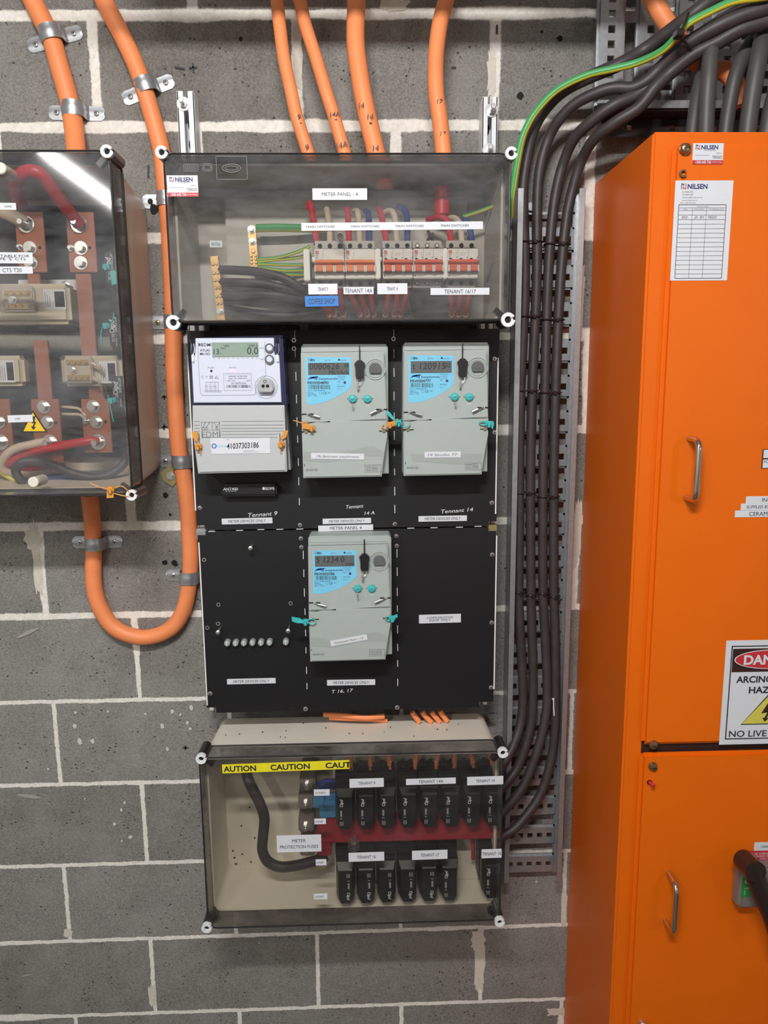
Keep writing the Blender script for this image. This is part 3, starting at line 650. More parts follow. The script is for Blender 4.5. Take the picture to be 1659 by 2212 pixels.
def conduit():
    a, b = U(-40, 735, .075), U(248, 745, .075); mb = MB(); n = 64; vs, fs = [], []
    P = [a.lerp(b, i / (n * 4)) for i in range(n * 4 + 1)]
    mb.tube(P, lambda u: .0150 + .0016 * math.sin(u * n * 2 * math.pi), 'conduit_grey', 14, smooth=False); return mb
whole('flexible_conduit', conduit(), 'grey corrugated conduit crossing the left enclosure behind the copper bars', 'conduit')
wg = 'wires in the left enclosure'
cable('insulated_cable', [(70, 470, .05), (44, 440, .12), (34, 405, .18), (43, 380, .215), (67, 369, .225), (91, 379, .22), (113, 408, .20), (134, 438, .175), (158, 468, .145), (170, 484, .132)], .0115, 'wire_red', 'red cable arching down to the upper right copper bar', group=wg)
cable('insulated_cable', [(-30, 440, .10), (0, 455, .12), (25, 466, .13), (43, 475, .13), (57, 484, .128)], .0125, 'wire_white', 'cream cable reaching the upper left copper bar under the LOAD strip', group=wg)
cable('insulated_cable', [(212, 955, .13), (199, 952, .135), (165, 957, .14), (132, 963, .14), (95, 971, .14), (60, 984, .14), (25, 996, .13), (14, 1004, .12), (22, 1012, .11), (53, 1012, .1), (111, 1007, .09), (140, 1010, .08)], .0085, 'wire_red', 'red cable running low and left from the lower right copper bar', group=wg)
cable('insulated_cable', [(108, 955, .13), (93, 955, .135), (66, 961, .14), (40, 967, .14), (18, 979, .14), (4, 1003, .13), (18, 1020, .12), (60, 1024, .1), (110, 1018, .09)], .0085, 'wire_white', 'cream cable curling left from the copper bar behind the warning triangle', group=wg)
cable('insulated_cable', [(56, 1044, .15), (42, 1034, .155), (34, 1014, .155), (50, 998, .155), (76, 997, .15), (106, 1002, .14), (159, 1023, .13), (212, 1031, .12), (252, 1016, .11), (272, 992, .10), (276, 960, .06)], .0085, 'cable_black', 'black cable looping low across the left enclosure', group=wg)
cable('insulated_cable', [(-20, 1005, .12), (0, 1018, .12), (25, 1034, .12), (53, 1046, .12), (106, 1047, .12), (150, 1045, .12), (175, 1055, .1)], .005, 'wire_green', 'green and yellow wire along the bottom of the left enclosure', group=wg, stripe=('wire_yellow', (0, 1, 2, 12, 13)))
cable('insulated_cable', [(-20, 1043, .11), (20, 1049, .11), (55, 1045, .11), (93, 1034, .11), (146, 1029, .11), (165, 1033, .1)], .0065, 'wire_blue', 'blue cable lying at the bottom of the left enclosure', group=wg)
for i, (pts, l) in enumerate(((([(196, 783, .155), (215, 795, .15), (226, 818, .13), (228, 850, .10)]), 'thin white wire from the top screws of the lower right current transformer'),
        ([(200, 815, .155), (214, 826, .15), (222, 845, .13), (226, 858, .10)], 'thin white wire from the bottom screws of the lower right current transformer'),
        ([(125, 879, .1), (150, 880, .105), (172, 884, .11), (185, 900, .128)], 'upper thin white wire between the two lower copper bars'),
        ([(125, 894, .1), (150, 895, .105), (172, 896, .11), (186, 906, .128)], 'lower thin white wire between the two lower copper bars'))):
    cable('thin_wire', pts, .0028, 'wire_white', l, cat='wire', group='thin white wires in the left enclosure', n=8)
def fuse_side(px, lab, ang=0.0):
    x0, x1, z0, z1 = RC(*px, .17); w_ = x1 - x0; t = thing('fuse_holder', lab, 'fuse holder', ((x0 + x1) / 2, -.12, z0), 'black fuse holders in the left enclosure')
    part('carrier', MB().box(x0, x1, .10, .17, z0, z1, 'fuse_black', .004), t)
    part('fuse_base', MB().box(x0 - .004, x1 + .004, .03, .10, z0 - .008, z1 + .008, 'black_plastic', .003), t)
    xm = (x0 + x1) / 2; zm = (z0 + z1) / 2
    mb = MB().text('ipd', xm - w_ * .18, z1 - .018, .1704, .009, 'white_label', rot=math.pi / 2, shear=.2, bold=.02).text('SAFECLIP', xm + w_ * .18, zm + .012, .1704, .005, 'white_label', rot=math.pi / 2)
    mb.ring(xm - w_ * .18, z1 - .030 + .0, .003, .0042, .1702, .1704, 'white_label', 16)
    mb.text('SC32', xm - w_ * .1, zm - .012, .1704, .005, 'white_label', rot=math.pi / 2).text('32A 500V', xm + w_ * .18, zm - .02, .1704, .0028, 'white_label', rot=math.pi / 2)
    part('print', mb, t, 'white lettering')
fuse_side((226, 543, 250, 618), 'black fuse holder with a teal seal, topmost of three in the left enclosure')
fuse_side((234, 678, 258, 752), 'black fuse holder beside the grey conduit, middle of three in the left enclosure')
fuse_side((241, 812, 268, 880), 'black fuse holder lowest of three in the left enclosure')

# ---------------------------------------------------------------- plastic tag seals
def tag_seal(px, py, d, m, lab, flag, knot, loop, grp='plastic tag seals'):
    """flag: outline of the flat tag in picture points; knot: its chunky lock; loop: thin tail"""
    c = U(px, py, d); t = thing('tag_seal', lab, 'seal', (c.x, c.y, c.z), grp)
    P = [pxp(a, b, d) for a, b in flag]; part('flag', MB().poly(P, d, d + .0018, m, .0003), t)
    x, z = pxp(*knot, d); part('lock', MB().box(x - .006, x + .006, d - .003, d + .006, z - .005, z + .005, m, .0018).box(x - .003, x + .003, d + .006, d + .008, z - .007, z + .002, m, .001), t)
    for l in loop: part('tail', MB().tube([U(*q) for q in l], .0011, m, 6), t)
tag_seal(240, 590, .172, 'teal', 'teal tag seal on the topmost fuse holder in the left enclosure', [(237, 588), (243, 583), (249, 585), (253, 592), (253, 614), (242, 616), (240, 596)], (230, 577), [[(232, 576, .172), (238, 570, .175), (242, 580, .174)]])
tag_seal(230, 705, .172, 'teal', 'teal tag seal hanging by the middle fuse holder in the left enclosure', [(222, 698), (238, 699), (237, 710), (222, 709)], (230, 704), [[(221, 708, .172), (218, 722, .172), (220, 746, .172)], [(238, 700, .172), (244, 690, .172), (246, 676, .171)]])
tag_seal(241, 864, .176, 'teal', 'teal tag seal with a thin tail on the lowest fuse holder in the left enclosure', [(233, 860), (250, 858), (252, 868), (234, 870)], (243, 865), [[(237, 868, .176), (240, 886, .176), (245, 911, .176)], [(234, 862, .176), (234, 853, .176)]])
tag_seal(238, 1060, .268, 'seal_orange', 'orange tag seal tied to the lower right cap of the left enclosure', [(231, 1062), (246, 1059), (246, 1075), (231, 1076)], (240, 1057), [[(236, 1058, .268), (215, 1052, .268), (195, 1044, .268)], [(244, 1056, .268), (262, 1050, .268), (276, 1060, .266), (281, 1068, .264)], [(246, 1066, .268), (262, 1070, .268), (279, 1073, .266)], [(240, 1056, .268), (239, 1046, .27)]])
# ================================================================== middle enclosure with the main switches
MX0, MX1, MZ0, MZ1 = 0.187, 0.779, 1.806, 2.084
t = thing('switch_enclosure', 'wide cream enclosure with clear smoke lid over the main switches, top of the meter panel', 'electrical enclosure', ((MX0 + MX1) / 2, -.045, MZ0))
part('base', shell(MX0 + .003, MX1 - .003, MZ0 + .003, MZ1 - .003, .192, .044, .004, .018, 'grey_cream', taper=.006), t)
part('mounting_plate', MB().box(MX0 + .07, MX1 - .05, .06, .066, MZ0 + .03, MZ1 - .03, 'grey_cream', .001), t)
lid = part('lid', shell(MX0, MX1, MZ0, MZ1, .19, .24, .003, .018, 'smoke_rim', mface='smoke_lid'), t, 'clear smoke grey lid')
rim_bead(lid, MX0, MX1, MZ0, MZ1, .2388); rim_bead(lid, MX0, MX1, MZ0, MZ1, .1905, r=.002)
for q in (((350, 330), (.8, -.7)), ((1104, 332), (-.8, -.8)), ((375, 697), (.7, .8)), ((1097, 691), (-.8, .7))): post(t, *q[0], .19, .243, q[1], r=.0105 if q[0][1] < 500 else .0125)
D = .2404
nilsen_sticker(lid, (361, 379, 428, 425), D)
label(lid, (675, 407, 793, 432), D, [('METER PANEL - 4', 0, 0, .33, dict(w=.66))], lab='white label reading METER PANEL - 4')
r_ = .006
label(lid, (651, 480, 1043, 497), D, [('MAIN SWITCHES', f, 0, .30, dict(w=.155)) for f in (-.79, -.30, .19, .69)], rot=r_, lab='long white strip reading MAIN SWITCHES four times')
label(lid, (666, 613, 729, 636), D, [('TENANT 9', 0, 0, .34, dict(w=.34))], lab='white label reading TENANT 9')
label(lid, (659, 639, 731, 662), D, [('COFFEE SHOP', 0, 0, .52, dict(w=.80, shear=.12))], m='tape_blue', rot=.015, lab='blue tape handwritten COFFEE SHOP')
label(lid, (742, 620, 807, 635.5), D, [('TENANT 14A', 0, 0, .60, dict(w=.92))], lab='white label reading TENANT 14A')
label(lid, (815, 612, 880, 635.5), D, [('TENANT 14', 0, 0, .34, dict(w=.36))], lab='white label reading TENANT 14')
label(lid, (930, 622, 1057, 637), D, [('TENANT 16/17', 0, 0, .60, dict(w=.54))], lab='white label reading TENANT 16/17')
label(lid, (453, 520, 480, 534.5), D, [('NEUTRAL', 0, 0, .5, dict(w=.72))], m='paper_tape', lab='small label reading NEUTRAL')
mb = MB(); x0, x1, z0, z1 = RC(467, 337, 534, 388, D); mb.frame(x0, x1, z0, z1, .0008, D, 'grey_ink')
def oval(mb, cx, cz, a, b, wd, d, m, a0=0.0, a1=2 * math.pi, n=32):
    P = [(cx + a * math.cos(a0 + (a1 - a0) * k / n), cz + b * math.sin(a0 + (a1 - a0) * k / n)) for k in range(n + 1)]
    for p, q in zip(P, P[1:]): mb.line(*p, *q, wd, d, m)
c = pxp(500, 363, D); oval(mb, *c, .0155, .0065, .001, D, 'grey_ink'); oval(mb, *c, .011, .0035, .0008, D, 'grey_ink')
for px in ((397, 354, 428, 370), (438, 353, 458, 370)): mb.frame(*RC(*px, D), .0008, D, 'grey_ink')
mb.frame(*RC(441, 356, 455, 367, D), .0008, D, 'grey_ink')
for i in range(5): mb.frame(*RC(400 + i * 5, 357, 404 + i * 5, 367, D), .0006, D, 'grey_ink')
part('moulded_marks', mb, lid, 'embossed maker marks')
p = U(736, 519, .18)
part('cover_boss', MB().ring(p.x, p.z, .006, .0125, .225, .236, 'clear_cover', 24).cyl(p.x, p.z, .006, .19, .215, 'bright_steel', 16), t, 'clear boss over a steel screw')

def bar(px0, px1, wd, d0, d1, m, lab, bolts=(), screws=(), name='terminal_bar'):
    a, b = U(*px0, d1), U(*px1, d1); v = Vector((b.x - a.x, b.z - a.z)); n = Vector((-v.y, v.x)).normalized() * wd / 2
    t = thing(name, lab, 'terminal bar', (a.x, -d0, b.z), 'brass bars in the middle enclosure')
    part('bar', MB().poly([(a.x - n.x, a.z - n.y), (a.x + n.x, a.z + n.y), (b.x + n.x, b.z + n.y), (b.x - n.x, b.z - n.y)], d0, d1, m, .001), t)
    for f, off, k in screws:
        p = a.lerp(b, f); part('screw', MB().cyl(p.x + n.x / wd * 2 * off, p.z + n.y / wd * 2 * off, k, d1 - .001, d1 + .003, 'brass', 12, .0006), t)
    for f, k in bolts: p = a.lerp(b, f); part('bolt', bolt_mb(MB(), p.x, p.z, d1, k, .009), t)
    part('foot', MB().box(b.x - .006, b.x + .006, .066, d0 + .001, b.z - .004, b.z + .006, 'bright_steel', .001), t)
bar((462, 553), (478, 692), .0145, .10, .118, 'brass', 'brass neutral bar with black cables, left in the middle enclosure', [(.86, .007)], [(f, o, .0030) for f in (.12, .26, .37, .49, .62, .73) for o in (-.0035, .0035)])
bar((543, 488), (550, 588), .0150, .10, .112, 'brass', 'brass earth bar with two bolts and green wires in the middle enclosure', [(.08, .0075), (.33, .0068)], [(.54, 0, .004)] + [(f, o, .0026) for f in (.64, .71, .79, .87, .94) for o in (-.004, .004)])
g = 'wires in the middle enclosure'
def wire(pts, r, m, lab, **k): return cable('wire' if r < .005 else 'insulated_cable', pts, r, m, lab, cat='wire' if r < .005 else 'cable', group=g, n=10, **k)
GS = dict(stripe=('wire_yellow', (0, 1, 2, 3)))
wire([(553, 493, .105), (600, 492, .105), (650, 493, .10), (720, 493, .09)], .0075, 'wire_green', 'thick green earth cable running right from the top of the earth bar', stripe=('wire_yellow', (1, 3)))
for i, pts in enumerate((([(556, 560, .11), (600, 556, .115), (640, 545, .12), (670, 532, .12)]), [(556, 565, .11), (600, 561, .112), (640, 557, .11), (672, 550, .10)], [(556, 570, .11), (610, 572, .112), (655, 572, .10)], [(557, 577, .11), (610, 584, .112), (655, 584, .10)], [(557, 583, .11), (610, 592, .112), (660, 594, .10)])):
    wire(pts, .0032, 'wire_green', ['topmost', 'second', 'third', 'fourth', 'lowest'][i] + ' of the thin green and yellow wires fanning from the earth bar', **GS)
for i, pts in enumerate(([(474, 583, .11), (510, 584, .12), (560, 588, .13), (610, 600, .135), (650, 622, .13), (690, 640, .10)], [(476, 610, .11), (520, 611, .125), (570, 614, .13), (620, 626, .13), (680, 645, .10)], [(478, 638, .11), (530, 637, .125), (590, 638, .13), (640, 646, .12), (700, 652, .09)], [(478, 652, .10), (530, 652, .11), (600, 656, .11), (690, 660, .09)])):
    wire(pts, .0085 if i < 3 else .006, 'cable_black', ['topmost', 'second', 'third', 'lowest'][i] + ' black cable running right from the neutral bar')
wire([(484, 662, .08), (540, 672, .085), (610, 680, .085), (690, 672, .08)], .0055, 'cable_grey', 'grey cable sagging along the floor of the middle enclosure')
wire([(1000, 468, .12), (1040, 455, .12), (1075, 440, .12), (1090, 428, .10)], .0036, 'wire_green', 'green wire rising to the upper right corner of the middle enclosure', **GS)
TOPW = [((664, 448, .11), (670, 440, .12), (676, 470, .14), (685, 528, .165), 'wire_red'), ((706, 452, .10), (709, 470, .13), (712, 495, .15), (713, 528, .165), 'wire_white'),
        ((748, 452, .11), (751, 458, .13), (753, 490, .15), (754, 528, .165), 'wire_red'), ((766, 456, .10), (773, 459, .13), (776, 490, .15), (777, 528, .165), 'wire_white'), ((790, 456, .10), (796, 462, .13), (797, 490, .15), (798, 528, .165), 'wire_blue'),
        ((818, 452, .11), (823, 462, .13), (828, 485, .15), (836, 528, .165), 'wire_red'), ((824, 464, .11), (842, 456, .13), (853, 470, .15), (858, 528, .165), 'wire_white'), ((862, 446, .10), (872, 452, .13), (879, 470, .15), (880, 528, .165), 'wire_blue'),
        ((924, 476, .11), (950, 468, .14), (968, 482, .15), (975, 528, .165), 'wire_red'), ((962, 476, .10), (980, 471, .13), (994, 486, .15), (998, 528, .165), 'wire_white'), ((988, 478, .10), (1002, 475, .13), (1014, 488, .15), (1020, 528, .165), 'wire_blue')]
WH = ['first switch from the left', 'second switch from the left', 'third switch from the left', 'rightmost switch']
for i, q in enumerate(TOPW):
    sw = 0 if i < 2 else 1 if i < 5 else 2 if i < 8 else 3
    wire(list(q[:4]), .0058, q[4], {'wire_red': 'red', 'wire_white': 'white', 'wire_blue': 'blue'}[q[4]] + ' wire arching into the top of the ' + WH[sw])
for i, pts in enumerate(([(935, 505, .13), (926, 516, .14), (920, 528, .16)], [(925, 500, .12), (932, 515, .14), (940, 528, .16)])): wire(pts, .003, 'cable_black', ['left', 'right'][i] + ' thin black wire entering the top of the fourth switch from the left')
BOTW = [(694, 700, 712), (716, 716, 722), (735, 738, 742), (757, 768, 778), (780, 786, 794), (801, 804, 808), (840, 836, 832), (859, 856, 852), (878, 873, 864), (974, 975, 976), (994, 992, 991), (1014, 1010, 1006)]
for i, (a, b, c) in enumerate(BOTW):
    sw = min(i // 3, 3); wire([(a, 612, .165), (a, 632, .16), (b, 660, .14), (c, 682, .11), (c + 3, 694, .09)], .0052, 'wire_red_brown', ['left', 'middle', 'right'][i % 3] + ' brown red wire dropping from the bottom of the ' + WH[sw], extra=(lambda mb, b=b, c=c: mb.tube([U(b + (c - b) * .55, 671, .1235), U(c, 681, .112)], .0057, 'wire_white', 10, smooth=False)))
wire([(884, 612, .165), (888, 640, .15), (893, 664, .12), (896, 680, .09)], .0045, 'cable_black', 'thin black wire dropping from the fourth switch from the left')
for k, (x0, x1, lab) in enumerate(((811, 957, 'steel mounting rail behind the switches'),)):
    a0, a1, b0, b1 = RC(664, 556, 1036, 584, .13); whole('mounting_rail', MB().box(a0, a1, .066, .135, b0, b1, 'galvanised', .001), lab, 'rail')
def breaker(x0, x1, style, lab):
    dT, dF = .172, .196
    X0, X1, _, _ = RC(x0, 540, x1, 600, dF); zT = U(800, 520, dT).z; zt = U(800, 537.5, dF).z; zb = U(800, 602, dF).z; zB = U(800, 622, dT).z
    t = thing('circuit_breaker', lab, 'circuit breaker', ((X0 + X1) / 2, -.135, zB), 'three-pole main switches'); W = X1 - X0
    X0 += .0004; X1 -= .0004
    part('body', MB().box(X0, X1, .135, dT, zB, zT, 'breaker_grey', .001).box(X0, X1, dT - .002, dF, zb, zt, 'breaker_white', .0012), t)
    for i in range(3):
        cx = X0 + W * (i + .5) / 3
        for zz in (zT - .009, zB + .008):
            m = MB().cyl(cx, zz, .0042, dT + .0001, dT + .0007, 'hole_black', 14)
            if style == 'b2': m.cyl(cx, zz, .003, dT, dT + .0012, 'bright_steel', 10)
            part('terminal_hole', m, t)
    H = zt - zb; za, zc = zb + H * .42, zb + H * .60; m = 'toggle_orange' if style == 'a' else 'toggle_red'
    tg = part('toggle', MB().box(X0 + .001, X1 - .001, dF, dF + .010, za, zc, m, .0015).box(X0 + .001, X1 - .001, dF, dF + .0155, zc - .006, zc, m, .0015), t, 'orange toggle bar')
    for i in range(3):
        cx = X0 + W * (i + .5) / 3; part('lever', MB().box(cx - W * .115, cx + W * .115, dF, dF + .012, zb + H * .22, za + .001, m, .001), tg)
        for s in (-1, 1): part('guard', MB().box(cx + s * W * .14 - .0012, cx + s * W * .14 + .0012, dF, dF + .013, zb + H * .19, za + .0008, 'breaker_white', .001), t)
    q = MB(); d = dF + .0006; xl = X0 + W * .035
    q.rect(xl, xl + W * .11, zt - H * .17, zt - H * .06, d, 'red_ink').text('LS', xl + W * .055, zt - H * .115, d + .0003, H * .07, 'white_label')
    for j in range(3): q.rect(xl, xl + W * (.10, .07, .09)[j], zt - H * (.22 + .05 * j), zt - H * (.205 + .05 * j), d, 'grey_ink')
    q.line(X0 + W * .28, zt - H * .30, X0 + W * .28, zt - H * .10, .0004, d, 'grey_ink')
    if style == 'a':
        q.text('CE', X0 + W * .24, zt - H * .36, d, H * .045, 'grey_ink')
        for j in range(3): q.line(X0 + W * (.44 + .05 * j), zt - H * .38, X0 + W * (.45 + .05 * j), zt - H * .34, .0004, d, 'grey_ink')
    else:
        for j in range(3):
            q.line(X0 + W * (.42 + .06 * j), zt - H * .24, X0 + W * (.45 + .06 * j), zt - H * .13, .0004, d, 'grey_ink')
            q.rect(X0 + W * (.06 + .33 * j), X0 + W * (.15 + .33 * j), zt - H * .36, zt - H * .315, d, 'ink')
            if j: q.line(X0 + W * j / 3, zt - H * .40, X0 + W * j / 3, zt, .0004, d, 'grey_ink')
            q.rect(X0 + W * (.29 + .33 * j) , X0 + W * (.315 + .33 * j), zt - H * .31, zt - H * .28, d, 'ink')
        q.rect(xl, xl + W * .05, zb + H * .08, zb + H * .11, d, 'ink').rect(xl + W * .07, xl + W * .28, zb + H * .085, zb + H * .10, d, 'grey_ink')
    part('print', q, t, 'printed marks')
breaker(679, 744.5, 'a', 'three-pole switch with wide orange toggle above the TENANT 9 label')
breaker(745, 810.5, 'a', 'three-pole switch with wide orange toggle above the TENANT 14A label')
breaker(826.5, 892, 'b', 'three-pole switch with red orange toggle above the TENANT 14 label, left of its twin')
breaker(892.5, 957, 'b2', 'three-pole switch with steel terminal screws, right of its twin above TENANT 14')
breaker(966, 1033, 'b', 'three-pole switch standing alone above the TENANT 16/17 label')
for px, lab in (((656, 538, 669, 607), 'white rail end stop left of the first switch'), ((810.5, 537, 822, 603), 'white rail end stop between the second and third switches'), ((957, 536, 966.5, 602), 'white rail end stop left of the rightmost switch')):
    x0, x1, z0, z1 = RC(*px, .2); tt = thing('end_stop', lab, 'end stop', ((x0 + x1) / 2, -.13, z0), 'white rail end stops')
    part('stop_plate', MB().box(x0, x1, .12, .2, z0, z1, 'white_edge', .0015), tt); part('rail_clamp', MB().box(x0 + .001, x1 + .006, .118, .14, z0 + .012, z1 - .02, 'breaker_grey', .001), tt)
for px, py, m in ((830, 382, 'cable_orange'), (955, 440, 'wire_red')):
    a = U(px, py, .11); whole('cable_gland', MB().tube([a + Vector((0, 0, .03)), a, a + Vector((0, 0, -.02))], .015, m, 16, smooth=False), 'orange cable end below the gland, seen through the top of the lid' if px < 900 else 'red wrapped cable end above the rightmost switch, seen through the lid', 'cable end')

# ================================================================== the two black meter boards
BX0, BX1, UZ0, UZ1, WZ0, WZ1 = .184, .787, 1.4105, 1.80, 1.020, 1.4075
def board(z0, z1, notch_top, screws, holes, dashes, hd, lab, edges):
    t = thing('meter_board', lab, 'board', ((BX0 + BX1) / 2, -.114, z0), 'black meter boards'); n = .016
    P = [(BX0, z0), (BX1, z0), (BX1, z1), (BX0, z1)]
    if not notch_top: P = [(BX0 + n, z0), (BX1 - n, z0), (BX1 - n, z0 + n * .6), (BX1, z0 + n * .6), (BX1, z1), (BX0, z1), (BX0, z0 + n * .6), (BX0 + n, z0 + n * .6)]
    else: P = [(BX0, z0 + .012), (BX0 + .02, z0 + .012), (BX0 + .02, z0), (BX1 - .03, z0), (BX1 - .03, z0 + .012), (BX1, z0 + .012), (BX1, z1 - n * .5), (BX1 - n, z1 - n * .5), (BX1 - n, z1), (BX0 + n, z1), (BX0 + n, z1 - n * .5), (BX0, z1 - n * .5)]
    mb = MB().poly(P, .114, .12, 'black_board'); d = .1204
    for x, za, zb_ in dashes:
        z = zb_
        while z > za + .02:
            l = random.uniform(.013, .018); mb.line(x, z, x + random.uniform(-.0004, .0004), z - l, .0014, d, 'chalk'); z -= random.uniform(.034, .046)
    for px in hd: a, b = U(px, hd[px], .12), U(px + 15, hd[px] - .4, .12); mb.line(a.x, a.z, b.x, b.z, .0014, d, 'chalk')
    part('panel', mb, t); part('backing_frame', MB().box(BX0 + .012, BX1 - .012, .044, .114, z0 + .03, z1 - .02, 'black_plastic'), t)
    for x, za, zb_ in edges: part('edge_strip', MB().box(x - .0012, x + .0012, .112, .1212, za, zb_, 'white_edge', .0004), t, 'white board edge')
    for px, py in screws: p = U(px, py, .12); part('screw', screw_mb(MB(), p.x, p.z, .12), t)
    for px, py in holes: p = U(px, py, .12); part('eyelet', MB().ring(p.x, p.z, .0025, .0042, .12, .121, 'bright_steel', 16).cyl(p.x, p.z, .0025, .12, .1204, 'hole_black', 12), t)
    return t
ub = board(UZ0, UZ1, False, [(1068, 775), (1068, 934), (432, 1097), (1062, 1086), (648, 1134), (853, 1132)], [(635, 735), (635, 753), (850, 732)], [(.390, 1.425, 1.80), (.581, 1.425, 1.80)], {450: 1148, 510: 1146, 556: 1144, 597: 1143.5, 640: 1143, 880: 1141, 930: 1140, 985: 1139, 1025: 1137},
           'upper black meter board carrying three meters', [(BX0 - .001, 1.45, 1.755), (BX1 - .002, 1.435, 1.745)])
lb = board(WZ0, WZ1, True, [(650, 1163), (856, 1158), (651, 1182), (857, 1179), (1063, 1198), (1062, 1345), (1061, 1485), (454, 1498), (660, 1531), (858, 1528)], [(441, 1209), (448, 1356), (472, 1306), (628, 1303), (471, 1347)], [(.395, 1.03, 1.365), (.585, 1.03, 1.365)], {},
           'lower black meter board with one meter and spare screws', [(BX0 + .002, 1.037, 1.385), (BX1 + .001, 1.06, 1.39)])
for (px, py), m in (((440, 1150), 'galvanised'), ((1060, 1142), 'zinc_yellow')):
    p = U(px, py, .1); whole('board_bracket', MB().box(p.x - .012, p.x + .010, .09, .1135, p.z - .012, p.z + .010, m, .001).box(p.x - .012, p.x + .010, .1135, .1150, p.z - .002, p.z + .006, m), ('galvanised' if px < 500 else 'brown') + ' bracket peeping between the two black boards at the ' + ('left' if px < 500 else 'right'), 'bracket')
for px, py, rise in ((545, 1178, .012), (476, 1357, .016), (625, 1354, .016)):
    p = U(px, py, .12); c = MB().cyl(p.x, p.z, .0022, .12, .145, 'bright_steel', 10); c.lathe(p.x, p.z, [(.0045, .145), (.0045, .1475), (.002, .149), (0, .149)], 'bright_steel', 14)
    part('standing_screw', c, lb, 'screw left standing proud')
pl = MB().lathe(0, 0, [(.0062, .12), (.0062, .126), (.0056, .1345), (.003, .136), (0, .136)], 'clear_cover', 16)
for i, (px, py) in enumerate(((490, 1391), (508, 1391), (526, 1390.5), (544.5, 1390), (563, 1390), (581.5, 1389.5), (617, 1388.5))):
    p = U(px, py, .134); q = MB().lathe(p.x, p.z, [(.0066, .12), (.0066, .126), (.0058, .1325), (.003, .134), (0, .134)], 'paper_tape', 16).line(p.x, p.z - .005, p.x, p.z + .005, .0012, .1344, 'white_cap')
    part('hole_plug', q, lb, 'translucent plug')
dl = lambda parent, px, s, rot, f=.5, w=.74: label(parent, px, .1204, [(s, 0, 0, f, dict(w=w, shear=.25))], rot=rot, lab='white strip reading ' + s, name='label')
dl(ub, (479, 1119, 588.5, 1131.5), 'METER DEVICES ONLY', .012); dl(ub, (697, 1119.5, 801.5, 1131), 'METER DEVICES ONLY', .006); dl(ub, (904, 1114, 1008.5, 1126), 'METER DEVICES ONLY', .004)
label(ub, (687.5, 1134, 806, 1146.5), .1204, [('METER PANEL 4', 0, 0, .56, dict(w=.58))], rot=.01, lab='white strip reading METER PANEL 4')
dl(lb, (490.5, 1465.5, 595.5, 1477), 'METER DEVICES ONLY', .005); dl(lb, (706.5, 1468, 810.5, 1480), 'METER DEVICES ONLY', -.004)
label(lb, (905, 1327, 995.5, 1345.5), .1204, [('COMMUNICATION', 0, .28, .26, dict(w=.62, shear=.2)), ('EQUIP. ONLY', 0, -.3, .26, dict(w=.5, shear=.2))], rot=.01, lab='white label reading COMMUNICATION EQUIP. ONLY')
def chalk(parent, items):
    mb = MB()
    for s, px, py, h, wpx in items:
        a, b = U(px - wpx / 2, py, .1205), U(px + wpx / 2, py, .1205); mb.text(s, (a.x + b.x) / 2, a.z, .1205, h, 'chalk', w=b.x - a.x, rot=.06, shear=.25)
    part('chalk_note', mb, parent, 'handwriting in white')
chalk(ub, [('Tennant 9', 567, 1111, .0085, 64)]); chalk(ub, [('Tennant', 766, 1094, .0075, 38), ('14 A', 799, 1108, .007, 22)]); chalk(ub, [('Tennant 14', 987, 1103, .008, 70)]); chalk(lb, [('T 16, 17', 739, 1493, .0075, 46)])

